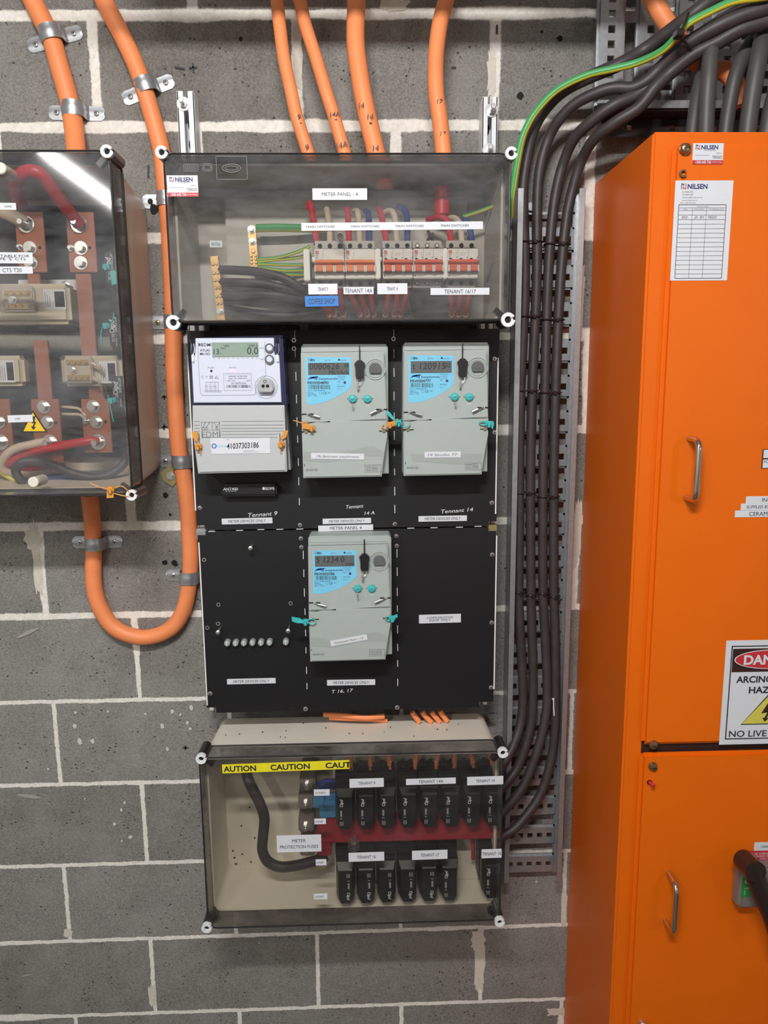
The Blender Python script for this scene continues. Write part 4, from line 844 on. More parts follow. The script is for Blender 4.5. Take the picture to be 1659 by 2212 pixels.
# ================================================================== the grey and blue meters
W1 = lambda zx, zy, d=.19: U(640 + zx / 6.9125, 1140 + zy / 6.9125, d)
M_ORG = W1(165, 170)
def sprint_meter(ox, oz, serial, lcd, note, note_rot, lab, flags):
    off = Vector((ox - M_ORG.x, 0, oz - M_ORG.z))
    def q(zx, zy): p = W1(zx, zy); return (p.x + off.x, p.z + off.z)
    def R(a, b, c, d): (x0, z1), (x1, z0) = q(a, b), q(c, d); return x0, x1, z0, z1
    c0 = q(780, 2000); t = thing('electricity_meter', lab, 'meter', (c0[0], -.12, c0[1]), 'grey meters with sky blue panels')
    x0, x1, z0, z1 = R(165, 190, 1430, 1955)
    part('body', MB().poly([q(165, 200), q(195, 160), q(1395, 150), q(1425, 190), q(1437, 1950), q(1330, 1955), q(205, 1990), q(180, 1240)], .12, .168, 'meter_grey', .002), t)
    fc = part('front_cover', MB().poly([q(172, 290), q(1345, 255), q(1365, 262), q(1412, 1198), q(590, 1212), q(400, 1248), q(184, 1250)], .168, .186, 'meter_grey', .002), t)
    part('top_rib', MB().poly([q(185, 250), q(1350, 232), q(1352, 262), q(186, 288)], .168, .180, 'meter_grey', .0015), t)
    part('terminal_cover', MB().poly([q(184, 1256), q(400, 1254), q(590, 1218), q(1412, 1204), q(1410, 1420), q(1330, 1975), q(208, 2005)], .168, .190, 'meter_grey', .0025), t)
    d = .1864
    P = [q(240, 365), q(265, 345), q(880, 345), q(897, 365), q(895, 560), q(905, 720), q(880, 760), q(820, 810), q(720, 872), q(600, 930), q(480, 972), q(370, 992), q(275, 998), q(252, 980)]
    mb = MB().poly(P, .184, d, 'sky_blue'); dd = d + .0003
    x, z = q(345, 385); mb.text('PRI', x, z, dd, .0042, 'ink', bold=.02)
    for i in range(4): a = q(275 + i * 17, 362); b = q(283 + i * 17, 402); mb.frame(a[0], b[0], b[1], a[1], .0003, dd, 'ink')
    x, z = q(555, 382); mb.text('Sprint', x, z, dd, .0035, 'grey_ink'); x, z = q(780, 380); mb.text('enerdy', x, z, dd, .0035, 'grey_ink', shear=.2); x, z = q(720, 378); mb.poly([(x + .002 * math.cos(k), z + .002 * math.sin(k)) for k in range(6)], dd - .0002, dd, 'ink')
    bp = part('blue_panel', mb, t, 'sky blue name panel with black print')
    a = R(275, 425, 868, 580); part('display', MB().box(a[0], a[1], .185, .1872, a[2], a[3], 'lcd_dark', .0004), bp, 'dark grey display')
    m2 = MB(); 
    for s, zx, zy, h, al in lcd: x, z = q(zx, zy); m2.text(s, x, z, .1876, h, 'ink', align=al, shear=.08)
    part('display_digits', m2, bp, 'dark display digits')
    pr = MB(); 
    for k in range(5): a, b = q(275 + k * 26, 655 - k * 9), q(320 + k * 26, 612 + (k % 2) * 4); pr.line(*a, *b, .0016, dd, 'blue_ink')
    pr.poly([q(285, 645), q(330, 615), q(420, 608), q(405, 660), q(350, 640)], dd - .0002, dd, 'blue_ink')
    x, z = q(430, 640); pr.text('EnergyAustralia', x, z, dd, .0036, 'navy_ink', align='l', bold=.01, w=.0345, shear=.15)
    x, z = q(272, 698); a = q(572, 698); pr.text(serial, x, z, dd, .0052, 'ink', align='l', bold=.02, w=a[0] - x)
    rs = random.Random(serial); zx = 285
    while zx < 598:
        w_ = rs.choice((4, 6, 9)); a, b = q(zx, 725), q(min(zx + w_, 600), 785); pr.rect(a[0], b[0], b[1], a[1], dd, 'ink'); zx += w_ + rs.choice((4, 5, 8))
    for s, zx, zy, h in (('Part Nº : S2000374HRMSHV7', 272, 806, .0019), ('Supply by', 272, 832, .0019), ('Lithium Battery', 272, 853, .0019), ('SER Nº : 14 0 00', 272, 878, .0019), ('3 phase 4 wire', 700, 603, .0018), ('3 x 240/415 V', 700, 628, .0018), ('3 x 10-100 A', 700, 653, .0018), ('50Hz', 700, 680, .0018), ('800 imp/kWh', 700, 742, .0018), ('Cl. 1.0', 700, 777, .0018), ('2007', 560, 834, .0018)):
        x, z = q(zx, zy); pr.text(s, x, z, dd, h, 'navy_ink', align='l')
    x, z = q(515, 836); pr.text('CE', x, z, dd, .0045, 'ink'); a = R(437, 820, 475, 858); pr.frame(*a, .0003, dd, 'navy_ink')
    part('print', pr, bp, 'black print')
    x, z = q(803, 690); part('pulse_light', MB().cyl(x, z, .0024, .184, .1876, 'purple_ink', 14, .0004), bp)
    x, z = q(1240, 505); mb = MB().ring(x, z, .0180, .0192, .185, .1878, 'meter_grey', 32).ring(x, z, .0142, .0152, .185, .1874, 'meter_grey', 32)
    a = q(940, 585); b = q(1120, 585); mb.line(a[0], a[1], b[0], b[1], .0007, .1866, 'grey_ink'); pt = part('optical_port', mb, t)
    P = [(x + .0118 * math.cos(math.radians(k)), z + .0118 * math.sin(math.radians(k))) for k in range(-40, 221, 13)]
    part('port_disc', MB().poly(P, .185, .192, 'lcd_dark', .001), pt, 'flat-bottomed metal disc'); part('port_slot', MB().box(x - .0052, x + .0052, .192, .1926, z - .0022, z + .0022, 'lcd_dark', .0008), pt)
    a = R(935, 425, 1100, 585); part('strap_recess', MB().box(a[0], a[1], .185, .1868, a[2], a[3], 'meter_grey', .0008), t)
    x, z = q(1018, 500); x2, z2 = q(1015, 175); x3, z3 = q(990, 780)
    st = part('locking_strap', MB().poly([(x - .0078, z + .006), (x - .0098, z + .0065), (x - .0095, z + .0095), (x - .0035, z + .0155), (x + .0035, z + .0155), (x + .0095, z + .0095), (x + .0098, z + .0065), (x + .0078, z + .006), (x + .0076, z - .015), (x + .005, z - .018), (x - .005, z - .018), (x - .0076, z - .015)], .187, .197, 'black_plastic', .0006).box(x2 - .0012, x2 + .0012, .188, .1895, z + .012, z2, 'black_plastic', .0005), t, 'black locking strap')
    part('wire_loop', MB().tube([(x - .006, -.192, z - .014), (x - .003, -.193, z - .026), (x3, -.193, z3 + .008), (x + .003, -.193, z - .026), (x + .006, -.192, z - .014)], .0005, 'bright_steel', 6).box(x3 - .0016, x3 + .0022, .190, .195, z3 - .002, z3 + .010, 'bright_steel', .0012), st)
    for k, (zx, zy) in enumerate(((917, 912), (1128, 910))):
        x, z = q(zx, zy); b = part('button', MB().lathe(x, z, [(.0075, .186), (.0075, .1895), (.006, .1915), (0, .1925)], 'teal', 20), t, 'round teal button')
        part('button_slot', MB().ring(x, z, .0076, .0088, .1858, .1872, 'meter_grey', 24).box(x - .0105, x - .0078, .1862, .1868, z - .0006, z + .0006, 'hole_black').box(x + .0078, x + .0105, .1862, .1868, z - .0006, z + .0006, 'hole_black').box(x - .0028, x + .0028, .1925, .1932, z - .0004, z + .0004, 'cover_blue'), b)
        if k == 0: part('wire_seal', MB().tube([(x - .004, -.190, z - .002), (x - .001, -.197, z - .006), (x, -.199, z - .010)], .0005, 'bright_steel', 6).box(x - .0016, x + .0012, .196, .201, z - .016, z - .008, 'bright_steel', .0012), b)
        for s in (-1, 1): part('button_dot', MB().cyl(x + s * .0021 if k else x, z - .0135, .0010, .186, .1867, 'white_cap', 10), b)
    for k, (zx, zy, sx) in enumerate(((275, 1128, 1), (1338, 1055, -1))):
        x, z = q(zx, zy); s = part('cover_slot', MB().box(x - .0115, x + .0105, .1862, .1868, z - .0011, z + .0011, 'hole_black').cyl(x, z, .0032, .1862, .188, 'meter_grey', 14, .0006), t)
        part('wire_seal', MB().tube([(x, -.188, z), (x + sx * .006, -.191, z - .002), (x + sx * .012, -.192, z - .003)], .0012, 'bright_steel', 6).tube([(x + sx * .011, -.192, z - .0025), (x + sx * .022, -.192, z - .0055 - .002 * (sx < 0))], .0023, 'galvanised', 8, smooth=False), s, 'crimped wire seal')
    for zx, zy in ((250, 1368), (1362, 1350)):
        x, z = q(zx, zy); part('cover_screw', MB().box(x - .009, x + .0115, .1902, .1907, z - .0009, z + .0009, 'hole_black').cyl(x, z, .0034, .190, .1922, 'zinc_yellow', 14, .0006).line(x, z - .003, x, z + .003, .0008, .1925, 'ink'), t)
    tp = MB().poly([q(215, 1650), q(400, 1640), q(520, 1700), q(1020, 1590), q(1200, 1550), q(1370, 1640), q(1365, 1700), q(1000, 1690), q(560, 1790), q(222, 1770)] if note_rot else [q(300, 1700), q(1330, 1690), q(1320, 1815), q(1100, 1840), q(330, 1800)], .1901, .1904, 'paper_tape'); part('clear_tape', tp, t)
    pn = MB(); hw, hh = note[1], .0055; x, z = q(*note[2]); c, s = math.cos(note_rot), math.sin(note_rot)
    pn.poly([(x + u * c - v * s, z + u * s + v * c) for u, v in ((-hw, -hh), (hw, -hh), (hw, hh), (-hw, hh))], .1905, .1910, 'white_label').text(note[0], x, z, .1914, .0048, 'grey_ink', rot=note_rot, shear=.25, w=hw * 1.6)
    part('paper_note', pn, t, 'handwritten paper note')
    em = MB(); a = R(1085, 1815, 1320, 1912); em.frame(a[0], a[1], a[2], a[3], .0005, .1906, 'grey_ink')
    for i in range(3): em.frame(*R(1102 + i * 30, 1835, 1126 + i * 30, 1895), .0005, .1906, 'grey_ink')
    em.frame(*R(1200, 1830, 1275, 1895), .0005, .1906, 'grey_ink'); x, z = q(1238, 1863); em.text('PRI', x, z, .1906, .005, 'grey_ink')
    x, z = q(335, 1882); em.text('enerdy', x, z, .1906, .006, 'grey_ink', shear=.2); x, z = q(228, 1825); em.rect(x - .0006, x + .0006, z - .002, z + .002, .1906, 'ink')
    part('moulded_marks', em, t, 'moulded maker marks')
    return off
o3 = sprint_meter(M_ORG.x, M_ORG.z, 'PRW002786', [('S 1234.0', 300, 480, .0115, 'l'), ('kWh', 860, 545, .006, 'r')], ('Newcastle Perm - 16', .0365, (785, 1678)), .17, 'lone grey and blue meter on the lower black board', 0)
pm = U(648, 741, .19)
o1 = sprint_meter(pm.x, pm.z - .002, 'PRW004890', [('0080626', 300, 470, .0115, 'l'), ('88', 858, 455, .006, 'r'), ('MkVArh', 858, 548, .008, 'r')], ('14a Eastcoast suppliments', .050, (700, 1700)), -.03, 'grey and blue meter in the middle of the upper black board, MkVArh on its display', 1)
pm = U(872, 738, .19)
o2 = sprint_meter(pm.x, pm.z - .0015, 'PRW004777', [('t 120915', 300, 490, .0125, 'l'), ('02', 850, 475, .008, 'r')], ('14 Studio 77', .0345, (760, 1705)), .0, 'grey and blue meter at the right of the upper black board', 2)
S = 'plastic tag seals'
tag_seal(660, 916, .195, 'seal_orange', 'orange tag seal at the left of the middle meter', [(652, 913), (668, 916), (667, 928), (653, 926)], (673, 924), [[(662, 915, .196), (650, 913, .196), (633, 908, .196)], [(668, 920, .196), (676, 926, .197), (682, 930, .196)], [(655, 914, .197), (659, 911, .198), (664, 915, .197)]])
tag_seal(845, 915, .195, 'seal_orange', 'orange tag seal between the middle and right meters', [(838, 914), (852, 908), (860, 904), (861, 910), (850, 921), (839, 922)], (842, 917), [[(829, 918, .192), (825, 922, .194), (831, 926, .195), (838, 922, .196)], [(846, 917, .196), (856, 920, .196)]])
tag_seal(857, 908, .197, 'teal', 'teal tag seal at the left of the right meter', [(835, 886), (842, 890), (853, 905), (848, 907), (837, 896)], (861, 914), [[(864, 918, .197), (874, 923, .197), (884, 919, .196), (884, 912, .194)], [(851, 905, .198), (860, 908, .199), (868, 906, .197)]])
tag_seal(1058, 915, .193, 'teal', 'teal tag seal at the right edge of the right meter', [(1051, 914), (1065, 909), (1067, 915), (1064, 928), (1057, 918)], (1055, 915), [[(1052, 914, .195), (1044, 910, .196), (1035, 914, .194), (1042, 918, .195), (1052, 917, .195)]])
tag_seal(655, 1338, .195, 'teal', 'teal tag seal with flag pointing left on the lone lower meter', [(630, 1332), (648, 1335), (656, 1340), (655, 1346), (643, 1346), (631, 1342)], (660, 1342), [[(663, 1340, .196), (672, 1337, .196), (680, 1338, .194)], [(664, 1344, .196), (674, 1348, .197), (681, 1345, .196), (680, 1339, .194)], [(645, 1343, .197), (656, 1345, .197)]])
tag_seal(851, 1334, .193, 'teal', 'teal tag seal at the right edge of the lone lower meter', [(845, 1333), (853, 1328), (858, 1326), (859, 1333), (850, 1337)], (847, 1335), [[(845, 1335, .194), (838, 1332, .195), (832, 1335, .194), (838, 1341, .195), (845, 1339, .195)]])

# ================================================================== the white and navy meter at the top left of the board
V = lambda zx, zy, d=.2: pxp(390 + zx / 6.381, 700 + zy / 6.381, d)
def VR(a, b, c, d_, d=.2): (x0, z1), (x1, z0) = V(a, b, d), V(c, d_, d); return x0, x1, z0, z1
c0 = V(800, 2050); t = thing('electricity_meter', 'white faced meter with navy rim and wide display, upper left on the black board', 'meter', (c0[0], -.12, c0[1]))
part('body', MB().poly([V(165, 1115, .19), V(1430, 1115, .19), V(1500, 2030, .19), V(240, 2060, .19)], .12, .165, 'edmi_grey', .003), t)
part('rim', MB().poly([V(115, 185), V(1400, 150), V(1455, 1110), V(160, 1120)], .125, .196, 'navy_plastic', .003), t, 'navy rim')
fp = MB().poly([V(205, 195), V(1285, 190), V(1290, 430), V(1360, 430), V(1390, 1078), V(182, 1085), V(150, 440), V(208, 435)], .195, .2, 'edmi_face', .001); d = .2004
x, z = V(335, 285); fp.text('EDMI', x + .003, z, d, .0058, 'ink', bold=.01); a = VR(248, 265, 288, 303); fp.rect(a[0], a[0] + (a[1] - a[0]) * .55, a[2], a[3], d, 'ink').rect(a[0] + (a[1] - a[0]) * .75, a[1], a[2], a[3], d, 'ink')
x, z = V(338, 360); fp.text('ATLAS', x, z, d, .0046, 'ink', bold=.01); x, z = V(338, 410); fp.text('Mk10D', x, z, d, .0046, 'ink', bold=.01)
for i in range(10): x, z = V(465 + i * 66, 470); fp.text('K%d' % (i + 1), x, z, d, .002, 'grey_ink')
for s, zx, zy, h in (('PULSE 1', 425, 600, .0028), ('PULSE 2', 722, 600, .0028), ('Display', 1118, 328, .0022), ('Select', 1128, 484, .0022)): x, z = V(zx, zy); fp.text(s, x, z, d, h, 'grey_ink')
for p in (((240, 250), (250, 620), (275, 950), (300, 985), (1020, 978), (1035, 955), (1045, 840)), ((1160, 250), (1175, 715), (1100, 760))):
    for a, b in zip(p, p[1:]): fp.line(*V(*a), *V(*b), .0006, d, 'grey_ink')
c = V(1180, 870); oval(fp, c[0], c[1], .0205, .0205, .0006, d, 'grey_ink')
fp.frame(*VR(590, 680, 985, 915), .0004, d, 'grey_ink'); fp.frame(*VR(615, 700, 965, 795), .0002, d, 'grey_ink')
for s, zx, zy, h in (('3x230/400V 10(100)A 50Hz', 790, 720, .0022), ('Class 1 Wh  1000imp/kWh', 790, 748, .0022), ('KWh  Varh', 700, 777, .0022), ('2014', 935, 775, .0022), ('SN 700731534', 800, 818, .0032)): x, z = V(zx, zy); fp.text(s, x, z, d, h, 'ink', wmax=.05)
rs = random.Random(9); zx = 632
while zx < 965:
    w_ = rs.choice((4, 6, 11)); fp.rect(*VR(zx, 840, zx + w_, 878), d, 'ink'); zx += w_ + rs.choice((4, 6, 9))
fp.frame(*VR(288, 712, 312, 750), .0004, d, 'grey_ink'); fp.frame(*VR(403, 712, 445, 752), .0006, d, 'grey_ink'); fp.frame(*VR(412, 720, 436, 744), .0005, d, 'grey_ink')
for a, b in (((338, 715), (360, 730)), ((360, 730), (380, 715)), ((360, 730), (360, 750)), ((470, 750), (497, 712)), ((497, 712), (524, 750)), ((524, 750), (470, 750)), ((480, 742), (510, 742)), ((350, 800), (520, 800)), ((520, 800), (520, 930)), ((330, 935), (570, 935)), ((330, 920), (570, 920))): fp.line(*V(*a), *V(*b), .0005, d, 'grey_ink')
for i in range(3):
    for a, b in (((355 + i * 60, 800), (355 + i * 60, 930)), ((340 + i * 60, 830), (340 + i * 60, 910)), ((370 + i * 60, 840), (370 + i * 60, 930)), ((335 + i * 60, 860), (375 + i * 60, 860))): fp.line(*V(*a), *V(*b), .0004, d, 'grey_ink')
fc = part('face', fp, t, 'pale blue white face')
dm = MB().box(*VR(430, 255, 1078, 450)[:2], .199, .2012, *VR(430, 255, 1078, 450)[2:], 'lcd_green', .0004); d = .2016
for s, zx, zy, h, al in (('13.', 460, 378, .0095, 'l'), ('0.0', 1072, 365, .0125, 'r'), ('Unit', 600, 297, .004, 'l'), ('kW h', 1065, 297, .005, 'r'), ('Del A', 560, 330, .0028, 'l'), ('.', 530, 418, .003, 'l')): x, z = V(zx, zy); dm.text(s, x, z, d, h, 'ink', align=al, shear=.06)
part('display', dm, fc, 'grey green display with dark digits')
x, z = V(425, 645); part('pulse_light', MB().cyl(x, z, .002, .2, .2012, 'hole_black', 14), fc, 'unlit pulse light'); x, z = V(722, 645); part('pulse_light', MB().cyl(x, z, .0028, .2, .2015, 'led_pink', 14), fc, 'glowing pink pulse light')
for zx, zy in ((1228, 332), (1228, 488)):
    x, z = V(zx, zy); b = part('push_button', MB().ring(x, z, .0055, .0084, .2, .2045, 'lcd_dark', 24).cyl(x, z, .0056, .2, .2055, 'edmi_face', 20, .001), fc, 'round push button in a dark ring')
x, z = V(1180, 855); P = [(x + .0152 * math.cos(math.radians(k)), z + .0152 * math.sin(math.radians(k))) for k in range(-48, 229, 12)]
pt = part('optical_port', MB().poly(P, .2, .212, 'galvanised', .001), fc, 'flat-bottomed metal port'); zc = z
for s in (-1, 1): part('port_hole', MB().cyl(x + s * .004, z, .0030, .212, .2124, 'hole_black', 14), pt)
part('port_screw', MB().ring(x - .0005, z + .0085, .0018, .003, .212, .2126, 'lcd_dark', 14), pt)
for zx, zy in ((170, 300), (1335, 300)):
    x, z = V(zx, zy, .197); part('wire_seal', MB().tube([(x - .002, -.198, z + .004), (x - .003, -.2, z - .010), (x, -.203, z - .017), (x + .003, -.2, z - .008), (x + .002, -.198, z + .004)], .0007, 'bright_steel', 6).box(x - .002, x + .0022, .199, .205, z - .030, z - .015, 'white_cap', .0015).box(x - .003, x + .003, .1962, .1972, z + .004, z + .014, 'hole_black'), t, 'bright crimped wire seal')
tcv = MB().poly([V(160, 1122), V(1428, 1118), V(1445, 1480), V(1465, 2035), V(240, 2062), V(165, 1500)], .165, .2, 'edmi_grey', .003); d = .2004
for zy in (1342, 1395, 1438, 1478, 1522, 1565):
    tcv.line(*V(190, zy), *V(268, zy), .0009, d, 'grey_ink') if zy < 1480 else None
    tcv.line(*V(565, zy), *V(1420 if zy < 1500 else 1340, zy - 4), .0009, d, 'grey_ink')
tcv.frame(*VR(285, 1350, 550, 1565), .0008, d, 'grey_ink'); tcv.line(*V(290, 1462), *V(550, 1460), .0008, d, 'grey_ink')
x, z = V(420, 1520); tcv.text('EDMI', x, z, d, .0115, 'grey_ink', w=.034)
for a, b in (((305, 1435), (340, 1352)), ((350, 1435), (400, 1352)), ((435, 1452), (435, 1352)), ((460, 1352), (510, 1440)), ((490, 1435), (540, 1352))): tcv.line(*V(*a), *V(*b), .001, d, 'grey_ink')
for zx in (315, 358, 502): x, z = V(zx, 1438); oval(tcv, x, z, .0024, .0024, .0008, d, 'grey_ink', n=12)
tc_ = part('terminal_cover', tcv, t, 'grey cover with moulded ribs')
for zx in (258, 1370): a = VR(zx - 9, 1505, zx + 9, 1640); part('seal_slot', MB().box(a[0], a[1], .1995, .2004, a[2], a[3], 'lcd_dark', .0002), tc_)
def pe(mb, at, W, H, dd):
    dd += .0003; x, z = at(-.89, .02); oval(mb, x, z, .0042, .0042, .002, dd, 'blue_ink', n=6)
    x, z = at(-.80, 0); mb.text('PLUS ES', x, z, dd, .0042, 'sky_blue', align='l', bold=.01, w=W * .17)
    x, z = at(.08, .05); mb.text('41037303186', x, z, dd, .0105, 'ink', w=W * .54, shear=.1, bold=.012, rot=.03)
    x, z = at(-.42, .8); mb.text('NMI', x, z, dd, .0022, 'grey_ink'); x, z = at(.1, -.6); mb.text('Property of Plus ES', x, z, dd, .0018, 'grey_ink', align='l'); x, z = at(.1, -.78); mb.text('Enter from side to remove', x, z, dd, .0018, 'grey_ink', align='l')
label(tc_, (455.5, 946, 583.5, 980), .2004, [], extra=pe, rot=.0, name='sticker', lab='white sticker handwritten 41037303186')
tag_seal(424, 948, .204, 'seal_orange', 'orange tag seal at the lower left of the navy rimmed meter', [(414, 934), (426, 931), (429, 945), (427, 952), (422, 954), (417, 946)], (429, 964), [[(425, 950, .205), (428, 962, .206), (432, 972, .206)], [(431, 958, .204), (434, 962, .206), (432, 975, .206)], [(432, 972, .206), (433, 981, .206)]])
tag_seal(613, 948, .204, 'seal_orange', 'orange tag seal at the lower right of the navy rimmed meter', [(614, 930), (623, 930), (618, 945), (610, 950), (606, 946), (610, 938)], (608, 959), [[(610, 948, .205), (608, 958, .206), (611, 970, .206)], [(604, 955, .204), (605, 968, .206), (607, 978, .206)]])
x0, x1, z0, z1 = RC(478, 1046, 598, 1072, .145); t = thing('antenna_module', 'slim black antenna module with white lettering on the upper black board', 'antenna', ((x0 + x1) / 2, -.12, z0))
part('case', MB().box(x0, x1, .12, .145, z0, z1, 'black_plastic', .004), t)
q = MB(); x, z = pxp(498, 1056, .1454); q.text('ANT400', x, z, .1454, .0058, 'white_label', bold=.01); x, z = pxp(499, 1061, .1454); q.text('800 / 900 / 1800 / 2100', x, z, .1454, .0016, 'white_label')
x, z = pxp(583, 1055, .1454); q.text('EDMI', x, z, .1454, .0056, 'white_label', bold=.01); a = RC(567, 1052, 572, 1058, .1454); q.rect(*a, .1454, 'white_label'); part('print', q, t, 'white lettering')
# ================================================================== lower enclosure with the meter protection fuses
QX0, QX1, QZ0, QZ1 = .187, .790, .594, .971
t = thing('fuse_enclosure', 'cream enclosure with clear smoke lid over rows of black fuses, below the meter boards', 'electrical enclosure', ((QX0 + QX1) / 2, -.044, QZ0)); QB = t
part('base', shell(QX0 + .002, QX1 - .002, QZ0 + .002, QZ1 - .001, .172, .030, .004, .02, 'cream_plastic', taper=.004), t)
lid = part('lid', shell(QX0, QX1, QZ0, QZ1, .17, .22, .003, .018, 'smoke_rim', mface='smoke_lid_clean'), t, 'clear smoke grey lid')
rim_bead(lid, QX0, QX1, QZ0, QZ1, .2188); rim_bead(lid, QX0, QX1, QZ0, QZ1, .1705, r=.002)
for p_, tb in (((435, 1638), (.75, -.7)), ((1086, 1625), (-.7, -.8)), ((447, 2003), (.7, .75)), ((1079, 1990), (-.7, .7))): post(t, *p_, .172, .223, tb, r=.0105)
D = .2204
def cau(mb, at, W, H, dd):
    for s, fx, w_, al in (('AUTION', -.98, .255, 'l'), ('CAUTION', -.245, .31, 'l'), ('CAUT', .62, .20, 'l'), ): x, z = at(fx, 0); mb.text(s, x, z, dd + .0003, H * .62, 'ink', align=al, bold=.03, w=W * w_, rot=.012)
    x, z = at(.985, .03); mb.rect(x - .0008, x + .0008, z - H * .31, z + H * .31, dd + .0003, 'ink')
label(lid, (480, 1646.5, 755, 1665.5), D, [], m='tape_yellow', rot=.014, extra=cau, name='caution_tape', lab='yellow tape strip reading AUTION CAUTION CAUTI')
for px, s, h, w_ in (((755, 1681.5, 829, 1700.5), 'TENANT 9', .34, .5), ((877, 1681, 984.5, 1694), 'TENANT 14A', .52, .5), ((1009, 1677, 1087, 1695), 'TENANT 14', .36, .52), ((753, 1841, 830, 1860), 'TENANT 16', .36, .52), ((890, 1836.5, 966.5, 1856), 'TENANT 17', .36, .52), ((1040, 1834, 1083.5, 1853), 'TENANT 14', .38, .92)):
    label(lid, px, D, [(s, 0, 0, h, dict(w=w_))], rot=.008, lab='white label reading ' + s)
for px, s in (((678, 1705, 712, 1718.5), 'LOAD'), ((679, 1768, 704, 1780), 'LINE'), ((682, 1856, 705, 1869), 'LINE'), ((678, 1930, 707, 1942), 'LOAD')): label(lid, px, D, [(s, -.15, 0, .32, dict(w=.62, shear=.3))], lab='small white label reading ' + s)
label(lid, (598, 1803.5, 694, 1840), D, [('METER', 0, .35, .19, dict(w=.31)), ('PROTECTION FUSES', 0, -.36, .19, dict(w=.86))], lab='white label reading METER PROTECTION FUSES')
for px, py, r in ((539, 1745, .002), (521, 1785, .002), (550, 1811, .002), (503, 1839, .002), (523, 1846, .002), (542, 1863, .002), (671, 1884, .002), (506, 1854, .0025)):
    p = U(px, py, .036); part('drilled_hole', MB().cyl(p.x, p.z, r, .034, .0346, 'hole_black', 10), t)
p = U(510, 1866, .036); part('fixing_screw', MB().ring(p.x, p.z, .004, .0085, .034, .037, 'cream_plastic', 20).cyl(p.x, p.z, .0035, .034, .036, 'isolator_grey', 12), t)
part('fuse_panel', MB().box(*RC(722, 1630, 1072, 1962, .10)[:2], .095, .10, U(800, 1905, .10).z, U(800, 1628, .10).z, 'cream_plastic', .001), t)
p = U(1048, 1658, .1); part('class_mark', MB().frame(p.x - .006, p.x + .006, p.z - .006, p.z + .006, .0008, .1004, 'grey_ink').frame(p.x - .003, p.x + .003, p.z - .003, p.z + .003, .0008, .1004, 'grey_ink'), t)
p = U(764, 1821, .19); part('cover_boss', MB().ring(p.x, p.z, .006, .0125, .19, .205, 'clear_cover', 24).cyl(p.x, p.z, .0055, .17, .19, 'bright_steel', 14), t, 'clear boss over a steel screw')
DF = .19; PITCH = U(790.5, 1745, DF).x - U(744.7, 1745, DF).x
def fuse(cx, zt, zb, flip, lab, scuff=False):
    hw = .0193; t = thing('fuse_holder', lab, 'fuse holder', (cx, -.10, zb), 'black fuse holders in two rows in the lower enclosure')
    part('fuse_base', MB().box(cx - hw - .0012, cx + hw + .0012, .10, .150, zb + .012, zt + .017, 'black_plastic', .002).box(cx - hw, cx + hw, .15, .158, zt + .001, zt + .014, 'black_plastic', .002), t)
    for s in (-1, 1): part('terminal', MB().lathe(cx + s * .009, zt + .021, [(.0062, .112), (.0062, .138), (.0045, .14), (.0045, .13), (0, .13)], 'fuse_black', 14), t)
    H = zt - zb; b = bmesh.new()
    P0 = [(-hw, .0), (hw, .0), (hw, -H * .86), (hw * .45, -H), (-hw * .45, -H), (-hw, -H * .86)]
    P1 = [(-hw * .72, -H * .14), (hw * .78, -H * .14), (hw * .78, -H * .87), (hw * .42, -H * .985), (-hw * .42, -H * .985), (-hw * .72, -H * .87)]
    A = [b.verts.new((cx + x, -.148, zt + z)) for x, z in P0]; B = [b.verts.new((cx + x, -(DF - .014), zt + z * .99)) for x, z in P0]; Cc = [b.verts.new((cx + x, -DF, zt + z)) for x, z in P1]
    for L0, L1 in ((A, B), (B, Cc)):
        for i in range(6): b.faces.new((L0[i], L1[i], L1[(i + 1) % 6], L0[(i + 1) % 6]))
    b.faces.new(Cc); b.faces.new(A[::-1]); bmesh.ops.recalc_face_normals(b, faces=b.faces[:]); bmesh.ops.bevel(b, geom=b.edges[:], offset=.0007, segments=1, affect='EDGES')
    mb = MB(); mb.bm(b, 'fuse_black'); link('carrier', mb, t, sharp=12)
    q = MB(); r = math.pi / 2 * (-1 if flip else 1); x = cx + hw * (.34 if flip else -.36); k = -1 if flip else 1; zc = (zt - H * .145 + zb + H * .05) / 2; d = DF + .0004
    q.ring(x, zc + k * H * .19, .0022, .0034, DF, d, 'white_label', 16); q.text('ipd', x, zc + k * H * .285, d, .0062, 'white_label', rot=r, shear=.25, bold=.03)
    q.text('SERIES', x - k * .0008, zc - k * H * .02, d, .0036, 'white_label', rot=r, bold=.02, shear=.15); q.text('7', x, zc - k * H * .15, d, .005, 'white_label', rot=r)
    for j in (-1, 0, 1): q.rect(x + j * .0028 - .0004, x + j * .0028 + .0004, zc - k * H * .28 - .0045, zc - k * H * .28 + .0045, d, 'white_label')
    part('print', q, t, 'white lettering')
    return t
TOPX = (744.7, 790.5, 836, 882.3, 928, 975, 1021, 1066); zt, zb = U(800, 1703, DF - .01).z, U(800, 1786, DF - .01).z
nm = ['first', 'second', 'third', 'fourth', 'fifth', 'sixth', 'seventh', 'eighth']
for i, px in enumerate(TOPX): fuse(U(px, 1745, DF).x, zt - .0, zb, False, nm[i] + ' black fuse holder from the left in the upper row')
zt2, zb2 = U(800, 1862, DF - .01).z, U(800, 1945, DF - .01).z
for i, px in enumerate((745.6, 790, 835, 880.7, 926.5)): fuse(U(px, 1905, DF).x, zt2, zb2, True, nm[i] + ' black fuse holder from the left, lower row')
fuse(U(971, 1905, DF).x, zt2, zb2, False, 'scuffed black fuse holder sixth in the lower row, lettering on its left')
fuse(U(1062, 1900, DF).x, zt2 + .003, zb2 + .003, False, 'lone black fuse holder at the lower right under its own TENANT 14 label')
